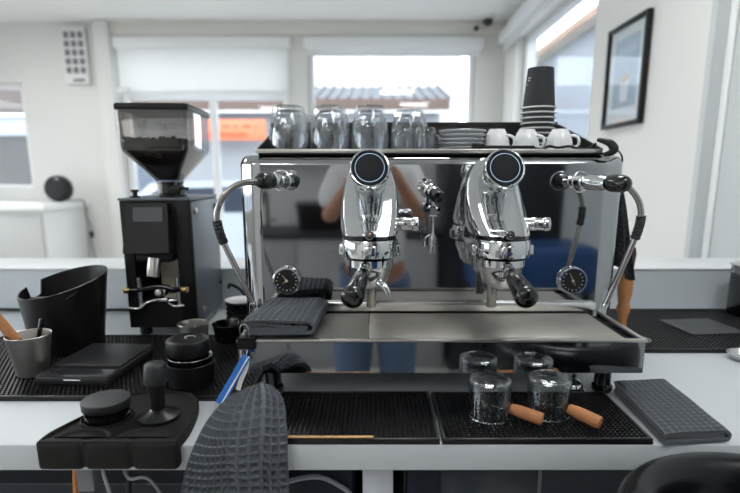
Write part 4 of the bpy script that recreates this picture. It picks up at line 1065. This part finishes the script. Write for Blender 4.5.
for s in (-1, 1):
    part('eye', MB().sphere(pv(.030*s, .120, 1.572), .011), mat('eye_white', (232, 230, 226), .2), PN)
    part('ear', MB().sphere(pv(.083*s, .030, 1.555), .024, sc_=(.4, .7, 1.1)), SKIN, PN)
    part('shoe', MB().loft([[Vector((PX+.108*s+w*math.cos(2*PI*j/24), PYY+yy, max(.002, .042*hh+.042*hh*math.sin(2*PI*j/24)))) for j in range(24)] for yy, w, hh in ((-.085, .03, .8), (-.06, .046, 1.15), (0, .05, 1.2), (.08, .052, 1.0), (.15, .048, .85), (.19, .028, .6))]), mat('dark_shoe', (40, 40, 44), .6), PN)
part('mouth', MB().sphere(pv(0, .108, 1.505), .02, sc_=(1, .35, .3)), mat('lip', (150, 88, 80), .5), PN)
t = thing('photo_camera', 'black photo camera held up in both hands by the photographer', 'camera', (PX, -.06, 1.32))
part('camera_body', MB().box(-.062, .062, -.085, -.050, 1.318, 1.392, .008, 3).box(-.02, .02, -.082, -.052, 1.388, 1.412, .006), BLK, t)
part('lens', MB().prof((0, -.0505, 1.358), (0, -.008, 1.358), [(.036, 0), (.036, .012), (.034, .014), (.034, .030), (.032, .040), (.026, .040), (.024, .034), (.001, .032)], n=40), BLKG, t)

# guessed furniture behind the photographer, added to give the panel something to reflect
DARK = mat('dark_cupboard', (30, 32, 38), .4, var=.08)
t = thing('tall_cupboard', 'tall dark cupboard added behind the photographer for the panel to reflect', 'cupboard', (1.0, -1.9, 0))
part('carcass', MB().box(.52, 1.385, -2.25, -1.62, .0005, 2.25, .006), DARK, t)
for k in range(2): 
    d = part('door', MB().box(.53+k*.435, .955+k*.435, -1.618, -1.598, .08, 2.2, .004), DARK, t)
    part('handle', MB().cyl((.93+k*.07, -1.585, 1.0), (.93+k*.07, -1.585, 1.25), .008), SATIN, d)
t = thing('bench', 'blue padded bench added before the dark cupboard for the panel to reflect', 'bench', (1.1, -1.2, 0))
part('seat', MB().box(.62, 1.38, -1.35, -.85, .62, .92, .05, 4), mat('blue_vinyl', (36, 70, 120), .35, var=.08), t)
for x_ in (.68, 1.32):
    for y_ in (-1.3, -.9): part('leg', MB().cyl((x_, y_, .0005), (x_, y_, .62), .02), BLK, t)
t = thing('rear_worktop', 'dark worktop unit added behind the photographer for the panel to reflect', 'cabinet', (-.6, -1.95, 0))
part('carcass', MB().box(-1.7, .48, -2.25, -1.68, .0005, .88, .006), mat('mid_grey_front', (156, 157, 158), .5, var=.04), t)
part('top', MB().box(-1.72, .50, -2.27, -1.64, .8805, .92, .004), DARK, t)
for k in range(4):
    d = part('door', MB().box(-1.68+k*.54, -1.16+k*.54, -1.678, -1.660, .08, .86, .004), MATS['mid_grey_front'], t)
    part('handle', MB().cyl((-1.5+k*.54, -1.645, .80), (-1.34+k*.54, -1.645, .80), .006), SATIN, d)
t = thing('sink_tap', 'black swan neck tap on the added rear worktop', 'tap', (-.9, -2.1, .9205))
part('spout', MB().tube([(-.9, -2.1, .921), (-.9, -2.1, 1.15), (-.9, -2.03, 1.22), (-.9, -1.94, 1.17), (-.9, -1.93, 1.12)], .014), BLK, t)
part('lever', MB().cyl((-.885, -2.1, .97), (-.83, -2.08, .99), .008), BLK, t)
t = thing('storage_tub', 'black storage tub on the added rear worktop', 'tub', (-.42, -1.95, .921))
part('tub', MB().loft([[Vector((x, y, z)) for x, y in rrect(-.62+i, -.22-i, -2.15+i, -1.8-i, .03)] for z, i in ((.9212, .02), (1.12, 0))]), BLK, t)
part('lid', MB().loft([[Vector((x, y, z)) for x, y in rrect(-.63, -.21, -2.16, -1.79, .03)] for z in (1.1205, 1.14)]), mat('grey_lid', (70, 72, 76), .5), t)
t = thing('wall_shelf', 'grey wall shelf added above the rear worktop', 'shelf', (-.7, -2.2, 1.5))
part('board', MB().box(-1.5, .1, -2.295, -2.05, 1.50, 1.53, .003), MATS['mid_grey_front'], t)
for x_ in (-1.3, -.1): part('bracket', MB().box(x_-.01, x_+.01, -2.295, -2.1, 1.40, 1.4995, .002), BLK, t)

# ================================================================== OUTSIDE
ASPH = mat('street_asphalt', (120, 122, 126), .9, var=.1, vscale=3)
struct('street', MB().box(-40, 30, 6.2, 60, -.25, -.15).box(1.9, 30, -20, 6.2, -.25, -.15).box(-40, -5.5, -20, 6.2, -.25, -.15), ASPH)
RENDERW = mat('pale_house_render', (170, 173, 177), .9, var=.04, vscale=2)
ROOFM = mat('grey_ribbed_roof', (78, 80, 85), .6, var=.08, vscale=3)
BROWN = mat('brown_fascia', (104, 86, 76), .7, var=.1)
def ribbed(x0, x1, ya, za, yb, zb, pitch=.22):
    mb = MB(); n = int((x1-x0)/pitch)
    mb.loft([[Vector((x, ya, za)), Vector((x, yb, zb)), Vector((x, yb, zb-.06)), Vector((x, ya, za-.06))] for x in (x0, x1)])
    for i in range(n+1):
        x = x0+i*(x1-x0)/n
        mb.loft([[Vector((x-.035, y, z)), Vector((x+.035, y, z)), Vector((x+.02, y, z+.06)), Vector((x-.02, y, z+.06))] for y, z in ((ya, za), (yb, zb))])
    return mb
t = thing('house', 'low pale house with ribbed grey roof and brown eave across the street', 'house', (-2.5, 12.5, -.15))
part('walls', MB().box(-5.3, 1.35, 11.2, 15, -.15, 2.60), RENDERW, t)
part('roof', ribbed(-5.5, 1.5, 10.9, 2.83, 13.2, 3.42), ROOFM, t)
part('fascia', MB().box(-5.5, 1.5, 10.84, 10.895, 2.62, 2.83), BROWN, t)
for x_ in (-4.6, -1.6, -.2): part('window', MB().box(x_-.5, x_+.5, 11.15, 11.195, .9, 1.9, .01), mat('house_window', (96, 112, 132), .15), t)
part('shop_sign', MB().box(-3.62, -2.18, 10.72, 10.76, 2.02, 2.42, .01), mat('orange_sign', (232, 128, 88), .6, var=.05), t)
sg = MB()
random.seed(11)
xx = -3.5
while xx < -2.35:
    w_ = random.uniform(.03, .06); hh = random.uniform(.03, .07)
    sg.box(xx, xx+w_, 10.712, 10.7195, 2.26, 2.26+hh); xx += w_+random.choice((.02, .02, .10))
part('sign_strokes', sg, mat('sign_brown', (130, 86, 66), .6), t)
part('sign_band', MB().box(-3.55, -2.55, 10.713, 10.7195, 2.08, 2.17), mat('sign_deep_orange', (226, 92, 48), .6), t)
t = thing('apartment_block', 'tall white building rising behind the low house across the street', 'building', (-1, 20, -.15))
part('walls', MB().box(-7.5, 2.65, 17, 24, -.15, 6), mat('white_block', (222, 224, 228), .9, var=.03, vscale=1), t)
for k in range(9): part('joint', MB().box(-7+k*1.1, -6.97+k*1.1, 16.97, 16.995, 0, 5.8), mat('block_joint', (196, 198, 204), .9), t)
t = thing('neighbour_house', 'grey clad house with a pale orange eave beyond the side window', 'house', (6, 7, -.15))
part('walls', MB().box(4.25, 9, 2.6, 16, -.15, 4.15), mat('grey_cladding', (140, 146, 154), .8, var=.05, vscale=2, bump=.3, bscale=3, stretch=(1, 1, 8)), t)
part('fascia', MB().box(3.97, 4.0, 2.3, 16.3, 4.18, 4.31), mat('orange_fascia', (168, 136, 116), .7), t)
part('soffit', MB().box(4.001, 4.28, 2.3, 16.3, 4.18, 4.21), mat('cream_soffit', (244, 232, 214), .8), t)
part('roof', MB().loft([[Vector((3.96, y, 4.32)), Vector((7, y, 5.4)), Vector((7, y, 5.3)), Vector((4.01, y, 4.215))] for y in (2.3, 16.3)]), ROOFM, t)
t = thing('stone_hut', 'stone hut with a brown roof outside the far small window', 'hut', (-8, 9.5, -.15))
part('walls', MB().box(-10.5, -5.8, 9, 11, -.15, 2.30), mat('stone_wall', (46, 42, 40), .9, var=.35, vscale=6), t)
part('roof', MB().loft([[Vector((x, 8.7, 2.40)), Vector((x, 11.2, 3.6)), Vector((x, 11.2, 3.5)), Vector((x, 8.7, 2.31))] for x in (-10.7, -5.6)]), mat('brown_tiles', (66, 52, 46), .8, var=.25, vscale=12), t)
part('snow_guard', MB().box(-10.6, -5.65, 8.86, 8.985, 1.98, 2.28, .03), mat('pale_blue_gutter', (170, 182, 196), .5), t)
def car():
    x0, y0 = -2.6, 8.4
    t = thing('parked_car', 'white car parked in the street behind the glass door', 'car', (x0, y0, -.15))
    pr = [(-2.0, .25), (-2.05, .55), (-1.9, .8), (-1.2, .92), (-.6, 1.38), (.9, 1.42), (1.6, .98), (1.95, .85), (2.0, .3)]
    part('body', MB().loft([[Vector((x0+x, y0+yy, -.15+z)) for x, z in pr] for yy in (-.85, .85)]), mat('car_white', (206, 214, 224), .25, coat=.5), t)
    part('side_window', MB().prism([(-.95, .95), (-.5, 1.3), (.85, 1.33), (1.3, .98)], 0, .01, Matrix.Translation((x0, y0-.853, -.15)) @ Matrix(((1, 0, 0, 0), (0, 0, -1, 0), (0, 1, 0, 0), (0, 0, 0, 1)))), mat('car_glass', (44, 56, 74), .1), t)
    for x in (-1.3, 1.3):
        for yy in (-.86, .70): part('wheel', MB().cyl((x0+x, y0+yy, .17), (x0+x, y0+yy+.16, .17), .32, bev=.03), RUB, t)
car()

# ================================================================== LIGHT, CAMERA
w = bpy.data.worlds.new('overcast_sky'); sc.world = w; w.use_nodes = True
nt = w.node_tree; bg = nt.nodes['Background']
tc = nt.nodes.new('ShaderNodeTexCoord'); sep = nt.nodes.new('ShaderNodeSeparateXYZ'); rp_ = nt.nodes.new('ShaderNodeValToRGB')
nt.links.new(tc.outputs['Generated'], sep.inputs[0]); nt.links.new(sep.outputs['Z'], rp_.inputs[0]); nt.links.new(rp_.outputs[0], bg.inputs[0])
rp_.color_ramp.elements[0].color = (.92, .94, .96, 1); rp_.color_ramp.elements[1].color = (.88, .93, 1.0, 1)
bg.inputs[1].default_value = 5.2

cam = bpy.data.cameras.new('camera'); co = bpy.data.objects.new('camera', cam); COL.objects.link(co)
co.location = (0, 0, CZ); co.rotation_euler = (R(90)-PITCH, 0, 0)
cam.sensor_width = 36; cam.lens = F/740*36
cam.shift_x = -(U0-370)/740; cam.shift_y = (V0-246.5)/740
cam.clip_start = .005
cam.dof.use_dof = True; cam.dof.focus_distance = .98; cam.dof.aperture_fstop = 2.6
sc.camera = co
sc.view_settings.view_transform = 'Standard'; sc.view_settings.look = 'None'
sc.view_settings.exposure = 0.0; sc.view_settings.gamma = 1; sc.view_settings.use_curve_mapping = False
sc.cycles.transparent_max_bounces = 32
